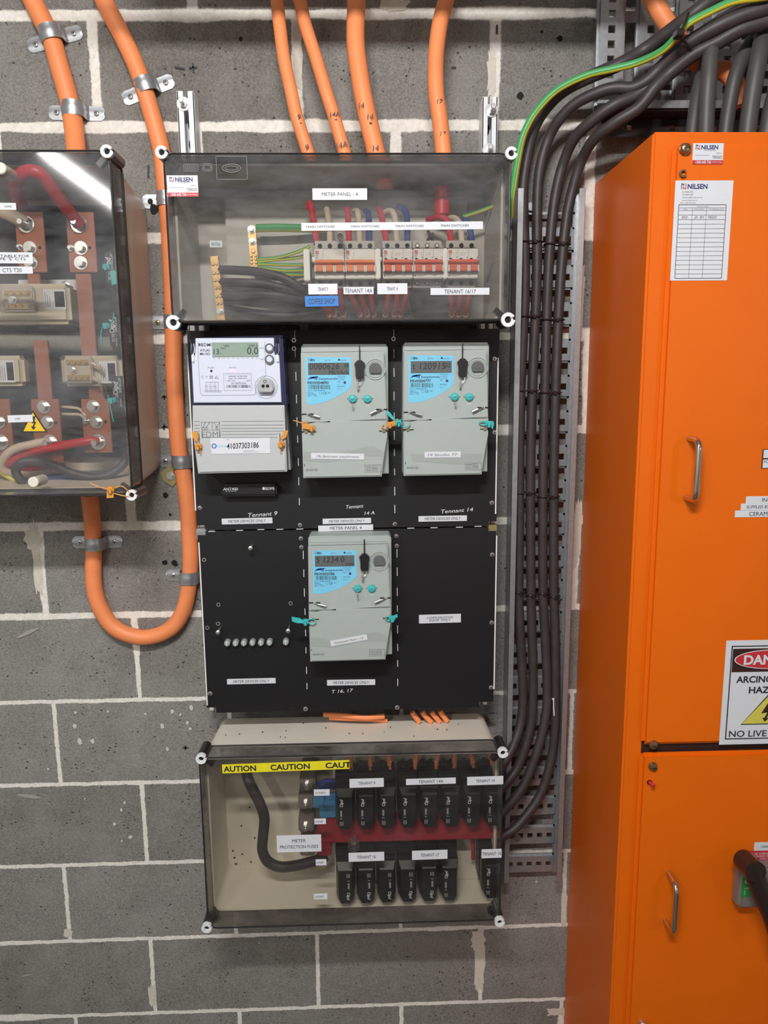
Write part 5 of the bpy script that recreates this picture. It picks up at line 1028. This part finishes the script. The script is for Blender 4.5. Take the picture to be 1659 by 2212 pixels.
x0, x1, z0, z1 = RC(688, 1773, 1072, 1818, .16); x2, x3, z2, z3 = RC(684, 1812, 716, 1852, .16)
t = thing('busbar_cover', 'red busbar cover running between the two rows of fuses', 'busbar cover', ((x0 + x1) / 2, -.12, z0))
part('cover', MB().box(x0, x1, .12, .16, z0, z1, 'busbar_red', .003), t); part('down_piece', MB().box(x2, x3, .118, .158, z2, z3 + .01, 'busbar_red', .003), t)
for px in ((726, 1817, 900, 1870), (902, 1815, 990, 1862)):
    a = RC(*px, .155)
    for i in range(5): xx = a[0] + (a[1] - a[0]) * (i + .5) / 5; whole('fuse_terminal', MB().box(xx - .008, xx + .008, .12, .150, a[3] - .006, a[3] + .004, 'black_plastic', .002), nm[i] + ' dark terminal above the lower fuse row, ' + ('left' if px[0] < 800 else 'right') + ' group', 'terminal', 'dark terminals above the lower fuses')
x0, x1, z0, z1 = RC(690, 1732, 726, 1768, .15); x2, x3, z2, z3 = RC(677, 1725, 700, 1746, .15)
whole('terminal_shroud', MB().box(x0, x1, .11, .15, z0, z1, 'cover_blue', .002).box(x2, x3, .112, .152, z2, z3, 'cover_blue', .002), 'blue terminal shroud left of the upper fuse row', 'shroud')
for (px, py), lab in (((664, 1697), 'top'), ((661, 1737), 'middle'), ((661, 1786), 'lower'), ((664, 1838), 'lowest')):
    p = U(px, py, .13); t = thing('terminal_block', lab + ' of the dark stud terminals left of the fuses', 'terminal', (p.x, -.034, p.z - .02), 'dark stud terminals left of the fuses')
    part('block', MB().box(p.x - .017, p.x + .016, .034, .125, p.z - .016, p.z + .016, 'isolator_grey', .003), t); part('stud', bolt_mb(MB(), p.x, p.z, .125, .011, .009, stud=.008), t)
GQ = 'cables in the lower enclosure'
cable('insulated_cable', [(538, 1655, .10), (534, 1676, .12), (546, 1705, .13), (562, 1737, .13), (571, 1768, .13), (568, 1809, .13), (567, 1837, .13), (578, 1860, .13), (603, 1872, .13), (638, 1870, .13), (682, 1859, .13), (705, 1848, .12)], .0112, 'cable_black', 'thick black cable curving down the left of the lower enclosure to the red cover', group=GQ, n=16)
cable('insulated_cable', [(690, 1700, .12), (705, 1693, .12), (735, 1695, .11)], .011, 'wire_blue', 'dark blue cable from the top stud terminal to the upper fuses', group=GQ)
FW = [(757, 759, 'first'), (799, 801, 'second'), (838, 845, 'third'), (900, 894, 'fourth'), (947, 938, 'fifth'), (981, 982, 'sixth'), (1018, 1026, 'seventh'), (1059, 1069, 'eighth')]
for a, b, s in FW:
    def fer(mb, a=a, b=b):
        for k in (.18, .42, .66): mb.tube([U(a + (b - a) * k, 1630 + 40 * k * .7, .135), U(a + (b - a) * (k + .16), 1630 + 40 * (k + .14) * .7, .135)], .0054, 'wire_white', 10, smooth=False) if k < .6 else None
    cable('insulated_cable', [(a - (b - a) * .6, 1608, .12), (a, 1630, .135), ((a + b) / 2, 1652, .135), (b, 1676, .13)], .0048, 'cable_orange', s + ' orange wire from the left entering the upper fuses, with cream number sleeves', group='orange wires into the upper fuses', extra=fer)
cable('insulated_cable', [(1021, 1806, .13), (1022, 1830, .13), (1022, 1855, .12)], .0042, 'wire_red', 'short red wire hanging left of the lone lower fuse', group=GQ)
for i, pts in enumerate(([(700, 1543, .07), (745, 1546, .085), (790, 1550, .09), (830, 1547, .085)], [(712, 1550, .07), (760, 1552, .08), (800, 1553, .08), (835, 1556, .07)], [(890, 1538, .08), (897, 1548, .08), (906, 1560, .08)], [(912, 1538, .08), (920, 1548, .08), (932, 1560, .08)], [(932, 1538, .08), (940, 1548, .08), (950, 1560, .08)], [(950, 1536, .08), (957, 1546, .08), (966, 1558, .08)])):
    cable('insulated_cable', pts, .0058, 'cable_orange', ('lying ' + ['upper', 'lower'][i] + ' orange cable' if i < 2 else ['first', 'second', 'third', 'fourth'][i - 2] + ' slanting orange cable from the left') + ' in the gap below the lower board', group='orange cables in the gap above the lower enclosure')
mb = MB(); rs = random.Random(3)
for i in range(16):
    px, py = rs.uniform(480, 1060), rs.uniform(1560, 1592); zz = QZ1 + .0002; v = _R @ Vector(((px - 829.5) / FPX, -(py - 1106) / FPX, -1)); k = (zz - _C.z) / v.z; p = _C + v * k; l = rs.uniform(.0006, .0016)
    if -.165 < p.y < -.03: mb.box(p.x - l, p.x + l, -p.y - .0004, -p.y + .0006, zz - .0016, zz + .0001, 'isolator_black')
if mb.v: part('dust_specks', mb, QB)['kind'] = 'stuff'

# ================================================================== cable trays
def tray_band(mb, u0, u1, v0, v1, d0, d1, hole, pitch, vert, m='galvanised'):
    """a raised perforated band along u, between v0 and v1, with real square holes"""
    def B(a, b, c, d_):
        if a < b and c < d_: mb.box(a, b, d0, d1, c, d_, m) if not vert else mb.box(c, d_, d0, d1, a, b, m)
    vm = (v0 + v1) / 2; B(u0, u1, v0, vm - hole / 2); B(u0, u1, vm + hole / 2, v1)
    n = int((u1 - u0) / pitch); s = (u1 - u0 - n * pitch) / 2 + (pitch - hole) / 2; x = u0; k = u0 + s
    for i in range(n): B(x, k, vm - hole / 2, vm + hole / 2); x = k + hole; k += pitch
    B(x, u1, vm - hole / 2, vm + hole / 2)
TX0, TX1 = .828, .9615
zc0 = U(1150, 1870, .034).z; zc1 = U(1150, 1808, .034).z; TP = zc1 - zc0; TZ0, TZ1 = .565, 2.071; BZ0 = zc0 - .026
t = thing('cable_tray', 'galvanised perforated cable tray running up the wall beside the boards, holding the black cables', 'cable tray', ((TX0 + TX1) / 2, 0, TZ0))
for i, x in enumerate((TX0, TX1)):
    s = 1 if i == 0 else -1; r = MB()
    r.box(min(x, x + s * .0015), max(x, x + s * .0015), .022, .066, TZ0, TZ1, 'galvanised').box(min(x, x + s * .0115), max(x, x + s * .0115), .0648, .0665, TZ0, TZ1, 'galvanised', .0005).box(min(x, x + s * .012), max(x, x + s * .012), .022, .0236, BZ0, TZ1, 'galvanised')
    part('side_rail', r, t)
mb = MB(); z = zc0
while z < TZ1 - .03:
    tray_band(mb, TX0 + .010, TX1 - .010, z - .020, z + .020, .0236, .0285, .0125, .0225, False)
    mb.box(TX0 + .008, TX1 - .008, .022, .0236, z + .0195, z + .0245, 'galvanised').box(TX0 + .008, TX1 - .008, .022, .0236, z + TP - .0245, z + TP - .0195, 'galvanised'); z += TP
part('perforated_bed', mb, t)
p = U(1117, 1811, .03); part('fixing_bolt', MB().cyl(p.x, p.z, .0095, .0286, .0310, 'galvanised', 20, .0006).ring(p.x, p.z, .004, .0062, .031, .0325, 'zinc_yellow', 16), t)
p = U(1147, 446, .03); part('fixing_bolt', MB().cyl(p.x, p.z, .0085, .0286, .0312, 'galvanised', 20, .0006), t)
HZ0, HX0 = 2.205, .982
t = thing('cable_tray', 'galvanised perforated cable tray running along the wall at the upper right', 'cable tray', (1.4, 0, HZ0))
mb = MB(); x = U(1323, 120, .07).x; HP = U(1408, 120, .07).x - x
while x < 2.0:
    tray_band(mb, HZ0 + .004, 2.56, x - .0225, x + .0225, .052, .060, .0135, .0265, True); mb.box(x + .024, x + HP - .024, .046, .048, HZ0 + .02, HZ0 + .05, 'galvanised').box(x + .024, x + HP - .024, .046, .048, HZ0 + .17, HZ0 + .19, 'galvanised')
    for s in (-1, 1): mb.box(x + s * .0245 - .003, x + s * .0245 + .003, .046, .056, HZ0 + .004, 2.56, 'galvanised', .002)
    x += HP
part('perforated_bed', mb, t)
mb = MB().box(HX0, 2.0, .040, .105, HZ0 - .0015, HZ0, 'galvanised').box(HX0, 2.0, .1035, .105, HZ0, HZ0 + .012, 'galvanised')
part('lower_rail', mb, t)
mb = MB(); tray_band(mb, HX0 + .002, 1.62, HZ0 - .036, HZ0 - .004, .05, .053, .010, .085, False, 'isolator_black'); mb.box(HX0 + .002, 1.62, .053, .10, HZ0 - .0045, HZ0 - .003, 'isolator_black')
whole('support_arm', mb, 'dark slotted support arm under the upper right cable tray', 'bracket')

# ---------------------------------------------------------------- black supply cables in the tray
GC = 'black cables in the vertical tray'; R0 = .0102
CB = [([(1900, -80, .24), (1720, -50, .22), (1600, -22, .21), (1545, -4, .20), (1499, 30, .19), (1447, 68, .16), (1394, 107, .13), (1340, 138, .125), (1275, 166, .11), (1228, 190, .085), (1195, 217, .068), (1166, 255, .05), (1148, 297, .045), (1137, 350, .042), (1130, 405, .041), (1131, 470, .041), (1134, 560, .041), (1133, 651, .041), (1128, 760, .041), (1124, 850, .041), (1122, 1000, .041), (1121.5, 1130, .041), (1120.5, 1280, .041), (1123, 1360, .041), (1129.6, 1480, .043), (1126.5, 1553, .05), (1110, 1607, .065), (1092, 1642, .08), (1074, 1668, .09)], 'leftmost black cable in the tray, entering the top right of the lower enclosure'),
      ([(1980, -50, .26), (1820, -30, .25), (1700, -5, .235), (1659, 16, .23), (1603, 34, .22), (1545, 60, .205), (1481, 98, .18), (1429, 145, .15), (1398, 174, .14), (1366, 190, .13), (1330, 190, .12), (1296, 198, .11), (1246, 222, .09), (1210, 256, .07), (1186, 297, .05), (1169, 350, .044), (1162, 405, .041), (1160, 470, .041), (1160, 560, .041), (1158, 651, .041), (1153, 760, .041), (1149.5, 850, .041), (1146, 1000, .041), (1146, 1130, .041), (1147, 1280, .041), (1149, 1360, .041), (1151.5, 1480, .043), (1147, 1566, .05), (1121, 1651, .065), (1093, 1692, .08), (1070, 1716, .09)], 'second black cable from the left in the tray, thick where it crosses top right'),
      ([(1960, -10, .22), (1760, 5, .20), (1620, 22, .19), (1560, 48, .185), (1500, 88, .165), (1440, 140, .15), (1400, 186, .135), (1373, 207, .13), (1325, 228, .125), (1278, 262, .105), (1240, 300, .075), (1217, 352, .048), (1203, 405, .042), (1193, 470, .041), (1186, 560, .041), (1182, 651, .041), (1179, 760, .041), (1177, 850, .041), (1173.5, 1000, .041), (1172.5, 1130, .041), (1173, 1280, .041), (1177, 1360, .041), (1182, 1480, .043), (1179.5, 1541, .05), (1163, 1614, .062), (1133, 1692, .075), (1094, 1745, .085), (1070, 1766, .09)], 'third black cable from the left in the tray'),
      ([(1990, 10, .25), (1830, 20, .24), (1700, 34, .225), (1659, 45, .22), (1599, 64, .21), (1548, 92, .195), (1498, 118, .18), (1447, 158, .16), (1414, 190, .155), (1380, 232, .145), (1330, 264, .13), (1284, 300, .10), (1256, 347, .06), (1238, 405, .046), (1224, 470, .042), (1214, 560, .041), (1208, 651, .041), (1203, 760, .041), (1200, 850, .041), (1196.5, 1000, .041), (1196, 1130, .041), (1196.5, 1280, .041), (1199, 1360, .041), (1200.5, 1480, .043), (1199, 1578, .047), (1187, 1656, .055), (1163, 1724, .065), (1121, 1780, .08), (1092, 1803, .088), (1068, 1818, .09)], 'rightmost black cable in the tray, lowest to enter the lower enclosure')]
for pts, lab in CB: cable('supply_cable', pts, lambda u: R0 + .0035 * min(1, max(0, 1.35 - u * 3.4)), 'cable_black', lab, group=GC, n=14, extra=(lambda mb: mb.tube([U(1195, 1509, .0555), U(1196, 1515, .0555), U(1196, 1528, .0555), U(1197, 1546, .0565)], lambda u: .0032 if u < .2 else .0014, 'white_edge', 8, smooth=False)) if pts is CB[-1][0] else None)
cable('earth_cable', [(1960, -60, .28), (1780, -30, .265), (1660, -8, .25), (1586, 3, .235), (1534, 25, .225), (1488, 50, .215), (1464, 76, .20), (1429, 110, .175), (1377, 135, .15), (1324, 149, .135), (1272, 161, .12), (1220, 184, .105), (1185, 210, .095), (1150, 252, .09), (1127, 300, .085), (1117, 349, .08), (1110, 392, .075), (1104, 430, .07), (1102, 470, .06)], .0064, 'wire_green', 'green and yellow striped earth cable arching over the black cables', n=16, stripe=('wire_yellow', (12, 13, 14)))
def tie(a, b, y, r, lab, d=.041, tail=True):
    """a thin cable tie looped around the cables centred at picture x a..b"""
    A, B = U(a, y, d), U(b, y, d); P = []
    for k in range(9): q = math.pi / 2 + math.pi * k / 8; P.append(A + Vector((r * math.cos(q), -r * math.sin(q), 0)))
    for k in range(9): q = -math.pi / 2 + math.pi * k / 8; P.append(B + Vector((r * math.cos(q), -r * math.sin(q), 0)))
    P.append(P[0]); mb = MB().tube(P, .0016, 'isolator_black', 6, smooth=False); m = A.lerp(B, .8)
    mb.box(m.x - .003, m.x + .003, d + r - .001, d + r + .004, m.z - .004, m.z + .003, 'isolator_black', .001); whole('cable_tie', mb, lab, 'cable tie', 'cable ties on the black cables')
for y0, y1, xs in ((523, 528, (1133, 1159, 1188, 1219)), (684, 691, (1132, 1157, 1181, 1206)), (844, 848, (1125, 1150, 1177, 1200)), (1064, 1072, (1122, 1146, 1173, 1196))):
    w_ = {523: 'topmost', 684: 'second', 844: 'third', 1064: 'fourth'}[y0]
    tie(xs[0], xs[1], y0, .0122, w_ + ' cable tie down around the left pair of black cables'); tie(xs[2], xs[3], y1, .0122, w_ + ' cable tie down around the right pair of black cables')
for i, (x, y) in enumerate(((1121, 1278), (1147, 1284), (1173, 1280), (1197, 1287))): tie(x, x, y, .0122, 'single cable tie low on the ' + ['leftmost', 'second', 'third', 'rightmost'][i] + ' black cable')
p = [U(*q) for q in ((1487, 28, .22), (1478, 52, .232), (1468, 72, .225), (1478, 90, .20), (1495, 100, .20))]; whole('cable_tie', MB().tube(p, .0022, 'isolator_black', 6).box(p[2].x - .007, p[2].x + .006, .212, .232, p[2].z - .005, p[2].z + .006, 'isolator_black', .001), 'cable tie around the earth cable and black cables at the upper right', 'cable tie', 'cable ties on the black cables')
GR = 'grey cables dropping into the orange cabinet'
for pts, r, lab in (([(1545, 60, .17), (1536, 110, .19), (1531, 168, .20), (1527, 225, .20), (1524, 300, .20), (1524, 340, .20)], .0140, 'thick grey cable dropping into the cabinet, left of the pair nearest the orange cable'),
                    ([(1530, 120, .13), (1515, 170, .15), (1503, 230, .16), (1494, 300, .165), (1490, 350, .165)], .0125, 'dark grey cable leaning left behind the thick grey one'),
                    ([(1640, 70, .15), (1612, 110, .17), (1590, 160, .18), (1577, 220, .18), (1568, 280, .18), (1564, 340, .18)], .0130, 'grey cable slanting down to the left behind the orange stub'),
                    ([(1650, 70, .19), (1640, 120, .21), (1631, 168, .215), (1622, 225, .215), (1614, 290, .215), (1612, 340, .215)], .0150, 'thick grey cable dropping into the cabinet near the right picture edge'),
                    ([(1690, 100, .20), (1680, 180, .21), (1665, 240, .21), (1655, 300, .21), (1652, 340, .21)], .014, 'grey cable cut by the right picture edge')):
    cable('supply_cable', pts, r, 'cable_grey', lab, group=GR)
cable('orange_cable', [(1300, -320, .07), (1350, -160, .09), (1395, -40, .10), (1412, 0, .105), (1434, 40, .11), (1465, 85, .11), (1500, 128, .11), (1535, 148, .115), (1568, 155, .12), (1590, 185, .12), (1596, 230, .12)], .0165, 'cable_orange', 'orange cable crossing the tray behind the black cables at the upper right')

# ================================================================== orange cabinet
KX0, KX1, KZ1, KD = .9985, 1.75, 2.0975, .31
t = thing('switchboard_cabinet', 'tall orange metal cabinet with two doors at the right', 'cabinet', ((KX0 + KX1) / 2, 0, 0))
part('body', MB().box(KX0, KX1, .001, KD, 0.0, KZ1, 'cabinet_orange', .004, 3), t)
DD = .325
ux0, uz1, uz0 = U(1457, 308, DD).x, U(1500, 308.5, DD).z, U(1420, 1611, DD).z; lz1 = U(1420, 1629, DD).z
ud = part('door', MB().box(ux0, KX1 - .02, KD, DD, uz0, uz1, 'cabinet_orange', .007, 4), t); ld = part('door', MB().box(ux0 - .001, KX1 - .02, KD, DD, .12, lz1, 'cabinet_orange', .007, 4), t)
part('door_gap_shade', MB().box(ux0 + .004, KX1 - .024, KD, KD + .0015, lz1 - .004, uz0 + .004, 'sign_brown'), t)  # dark strip between the doors, the gap's shade put into its colour
def handle(parent, top, bot, h, lab, r=.0052):
    a, b = U(*top, DD), U(*bot, DD); dz = a.z - b.z; x = (a.x + b.x) / 2; R = .016
    P = [Vector((x, -DD, a.z)), Vector((x, -DD - h + R, a.z))] + [Vector((x, -(DD + h - R + R * math.sin(q)), a.z - R + R * math.cos(q))) for q in (.4, .8, 1.2)] + [Vector((x, -DD - h, a.z - R)), Vector((x, -DD - h, b.z + R))] + [Vector((x, -(DD + h - R + R * math.cos(q)), b.z + R - R * math.sin(q))) for q in (.4, .8, 1.2)] + [Vector((x, -DD - h + R, b.z)), Vector((x, -DD, b.z))]
    part('handle', MB().tube(P, r, 'chrome', 14, smooth=False), parent, lab)
handle(ud, (1490, 947), (1480, 1074), .040, 'chrome bow handle'); handle(ld, (1443, 1884), (1437, 1989), .040, 'chrome bow handle', .0046)
def dome(parent, px, py, r, m='bronze', h=.008):
    p = U(px, py, DD); part('latch_screw', MB().cyl(p.x, p.z, r * 1.12, DD, DD + .002, m, 20).lathe(p.x, p.z, [(r, DD + .002), (r, DD + h * .5), (r * .8, DD + h * .85), (r * .4, DD + h), (0, DD + h)], m, 20).box(p.x - r * .55, p.x + r * .55, DD + h - .001, DD + h + .0003, p.z - .0007, p.z + .0007, 'isolator_black'), parent, 'domed bronze screw')
dome(ud, 1479, 323, .0088, h=.010); dome(ud, 1411, 1608, .0075); dome(ld, 1410, 1655, .0075)
p = U(1474, 376, DD); part('ring_hook', MB().ring(p.x, p.z, .0035, .006, DD, DD + .005, 'bronze', 16, .6, 5.8), ud, 'small bronze ring'); p = U(1403, 1690, DD); part('locking_pin', MB().tube([p, p + Vector((.004, -.012, -.001))], .0032, 'wire_red', 10, smooth=False).cyl(p.x, p.z, .005, DD, DD + .0004, 'isolator_black', 14), ld, 'pale red pin in a hole'); p = U(1386, 2208, DD); part('latch_screw', MB().cyl(p.x, p.z, .0065, DD, DD + .010, 'bright_steel', 16, .001), ld)
DL = DD + .0002
nilsen_sticker(ud, (1496, 309.5, 1562, 355), DL)
def sheet(mb, at, W, H, dd):
    dd += .0003; x, z = at(-.78, .885); nilsen(mb, x, z, H * .058, dd)
    for s, fz in (('02 9898 9255', .775), ('02 9638 0349', .722), ('nilsennsw@nilsen.com.au', .668), ('www.nilsen.com.au', .612), ('24hr 1300 645 736', .558)): x, z = at(-.74 if s[0] != '2' else -.8, fz); mb.text(s, x, z, dd, H * .015, 'grey_ink', align='l')
    L = lambda a, b, c, e, wd=.0005: mb.line(*at(a, b), *at(c, e), wd, dd, 'ink')
    top, bot = .52, -.955
    for f in (-.84, .80): L(f, top, f, bot, .0009)
    L(-.84, top, .80, top, .0009); L(-.84, bot, .80, bot, .0009); L(-.84, .46, .80, .46)
    for i in range(15): L(-.84, .41 - i * .091, .80, .41 - i * .091)
    for f in (-.36, .12): L(f, .46, f, bot)
    for s, fx, fz in (('Service History', 0, .49), ('Date', -.6, .435), ('Serviced By', -.12, .435), ('Work/Service Type', .46, .435)): x, z = at(fx, fz); mb.text(s, x, z, dd, H * .014, 'grey_ink')
    for s, fx in (('20/2', -.62), ('JA  SH', -.12), ('TEGO', .34)): x, z = at(fx, .275); mb.text(s, x, z, dd, H * .026, 'ink', shear=.3)
label(ud, (1453, 390, 1577, 606), DL, [], extra=sheet, name='service_sheet', lab='white service history sheet with a ruled table')
label(ud, (1646, 969.5, 1780, 1011.5), DL, [], m='sign_brown', name='sign', lab='white sign with a black border', extra=lambda mb, at, W, H, dd: (mb.rect(at(-.97, 0)[0], at(.97, 0)[0], at(0, .09)[1], at(0, .93)[1], dd + .0002, 'white_label'), mb.rect(at(-.97, 0)[0], at(.97, 0)[0], at(0, -.93)[1], at(0, -.06)[1], dd + .0002, 'white_label'),
      mb.text('DISTRIBUTION', at(-.82, 0)[0], at(0, .64)[1], dd + .0005, H * .13, 'ink', align='l'), mb.text('POWER', at(-.93, 0)[0], at(0, -.28)[1], dd + .0005, H * .13, 'ink', align='l')))
label(ud, (1611, 1071, 1790, 1086.5), DL, [('INCOMER', -.68 + .36, 0, .56, dict(align='c'))], name='label', lab='white strip reading INC')
label(ud, (1600, 1086.5, 1790, 1101), DL, [('SUPPLED BY', -.87, 0, .46, dict(align='l', shear=.25))], name='label', lab='white strip reading SUPPLED B')
label(ud, (1587.5, 1101.5, 1790, 1116), DL, [('CERAMIC', -.70, 0, .62, dict(align='l'))], name='label', lab='white strip reading CERAMI')
def danger(mb, at, W, H, dd):
    a = lambda fx, fz: at(fx, fz); e = dd + .0002
    x0, z0 = a(-.88, -.90); x1, z1 = a(.88, .90); mb.frame(x0, x1, z0, z1, .0022, e, 'ink')
    x0, _ = a(-.845, 0); x1, _ = a(.845, 0); _, z0 = a(0, .40); _, z1 = a(0, .845); mb.rect(x0, x1, z0, z1, e, 'sign_brown')
    cx, cz = a(0, .635); A, B = W * .40, H * .092
    mb.poly([(cx + A * math.cos(k * math.pi / 24), cz + B * math.sin(k * math.pi / 24)) for k in range(48)], dd, e + .0002, 'white_label').poly([(cx + A * .97 * math.cos(k * math.pi / 24), cz + B * .92 * math.sin(k * math.pi / 24)) for k in range(48)], dd, e + .0004, 'red_ink')
    mb.text('DANGER', cx, cz, e + .0007, H * .088, 'white_label', bold=.035, w=W * .60)
    _, z = a(0, .26); mb.text('ARCING FAULT', cx, z, e, H * .062, 'ink', bold=.03, w=W * .73); _, z = a(0, .055); mb.text('HAZARD', cx, z, e, H * .062, 'ink', bold=.03, w=W * .44)
    tr = lambda k, m, dz: mb.poly([(cx, a(0, -.03)[1] - dz), (cx + W * .28 * k, a(0, -.62)[1] + dz * .6), (cx - W * .28 * k, a(0, -.62)[1] + dz * .6)], dd, e + (.0002 if m == 'pale_yellow' else 0), m)
    tr(1.0, 'ink', 0); tr(.955, 'pale_yellow', .0035)
    B_ = [(.0, -.20), (.035, -.20), (.01, -.31), (.05, -.31), (-.005, -.49), (.02, -.49), (-.02, -.565), (-.045, -.49), (-.025, -.49), (.0, -.385), (-.06, -.40)]
    mb.poly([(cx + W * q[0] * 1.1 - W * .0, a(0, q[1])[1]) for q in B_], dd, e + .0005, 'sign_brown')
    _, z = a(0, -.79); mb.text('NO LIVE WORK', cx, z, e, H * .062, 'ink', bold=.015, w=W * .80)
label(ud, (1561, 1382, 1760, 1606), DL, [], extra=danger, name='sign', lab='white danger sign with a red oval and yellow triangle')
label(ld, (1629, 1818, 1760, 1836), DL, [('1000A', -.62, 0, .3)], name='label', lab='small white rating label')
label(ld, (1600.5, 1836, 1770, 1859.5), DL, [], m='red_ink', name='sign', lab='red sign with white lettering', extra=lambda mb, at, W, H, dd: [mb.text(s, at(fx, 0)[0], at(0, fz)[1], dd + .0004, H * .19, 'white_label', align='l') for s, fx, fz in (('TO BE OPERATED BY', -.80, .48), ('AUTHORISED PERSONNEL', -.87, .0), ('ONLY', -.52, -.5))])
label(ld, (1600.5, 1860, 1770, 1876), DL, [('PROTECTION', -.18, .4, .24), ('DEVICE', -.35, -.35, .24)], name='label', lab='white strip reading PROTEC')
x0, x1, z0, z1 = RC(1597, 1876, 1740, 1963, DD + .03); iso = part('isolator_switch', MB().box(x0, x1, DD, DD + .03, z0, z1, 'isolator_grey', .006, 3), ld, 'grey brown isolator switch plate')
a = RC(1603, 1896, 1622, 1938, DD + .0305); g = part('green_plate', MB().box(a[0], a[1], DD + .029, DD + .0306, a[2], a[3], 'green_plate', .0005).ring((a[0] + a[1]) / 2, a[3] - .008, .0025, .004, DD + .0306, DD + .0309, 'white_label', 16).text('OFF', (a[0] + a[1]) / 2, a[3] - .022, DD + .0309, .0038, 'white_label').text('Reset', (a[0] + a[1]) / 2 - .003, a[2] + .010, DD + .0309, .0028, 'white_label', rot=math.pi / 2), iso, 'green off and reset plate')
c = U(1630, 1880, DD + .07); e = U(1672, 1985, DD + .07); hp = MB().tube([Vector((c.x, -DD - .03, c.z - .006)), Vector((c.x, -DD - .075, c.z))], .0190, 'isolator_black', 24, smooth=False).tube([Vector((c.x, -DD - .060, c.z)), Vector((c.x + .018, -DD - .062, c.z - .045)), Vector((e.x, -DD - .064, e.z)), Vector((e.x + .018, -DD - .064, e.z - .05))], .0175, 'isolator_black', 18); part('rotary_handle', hp, iso, 'dark brown rotary handle')
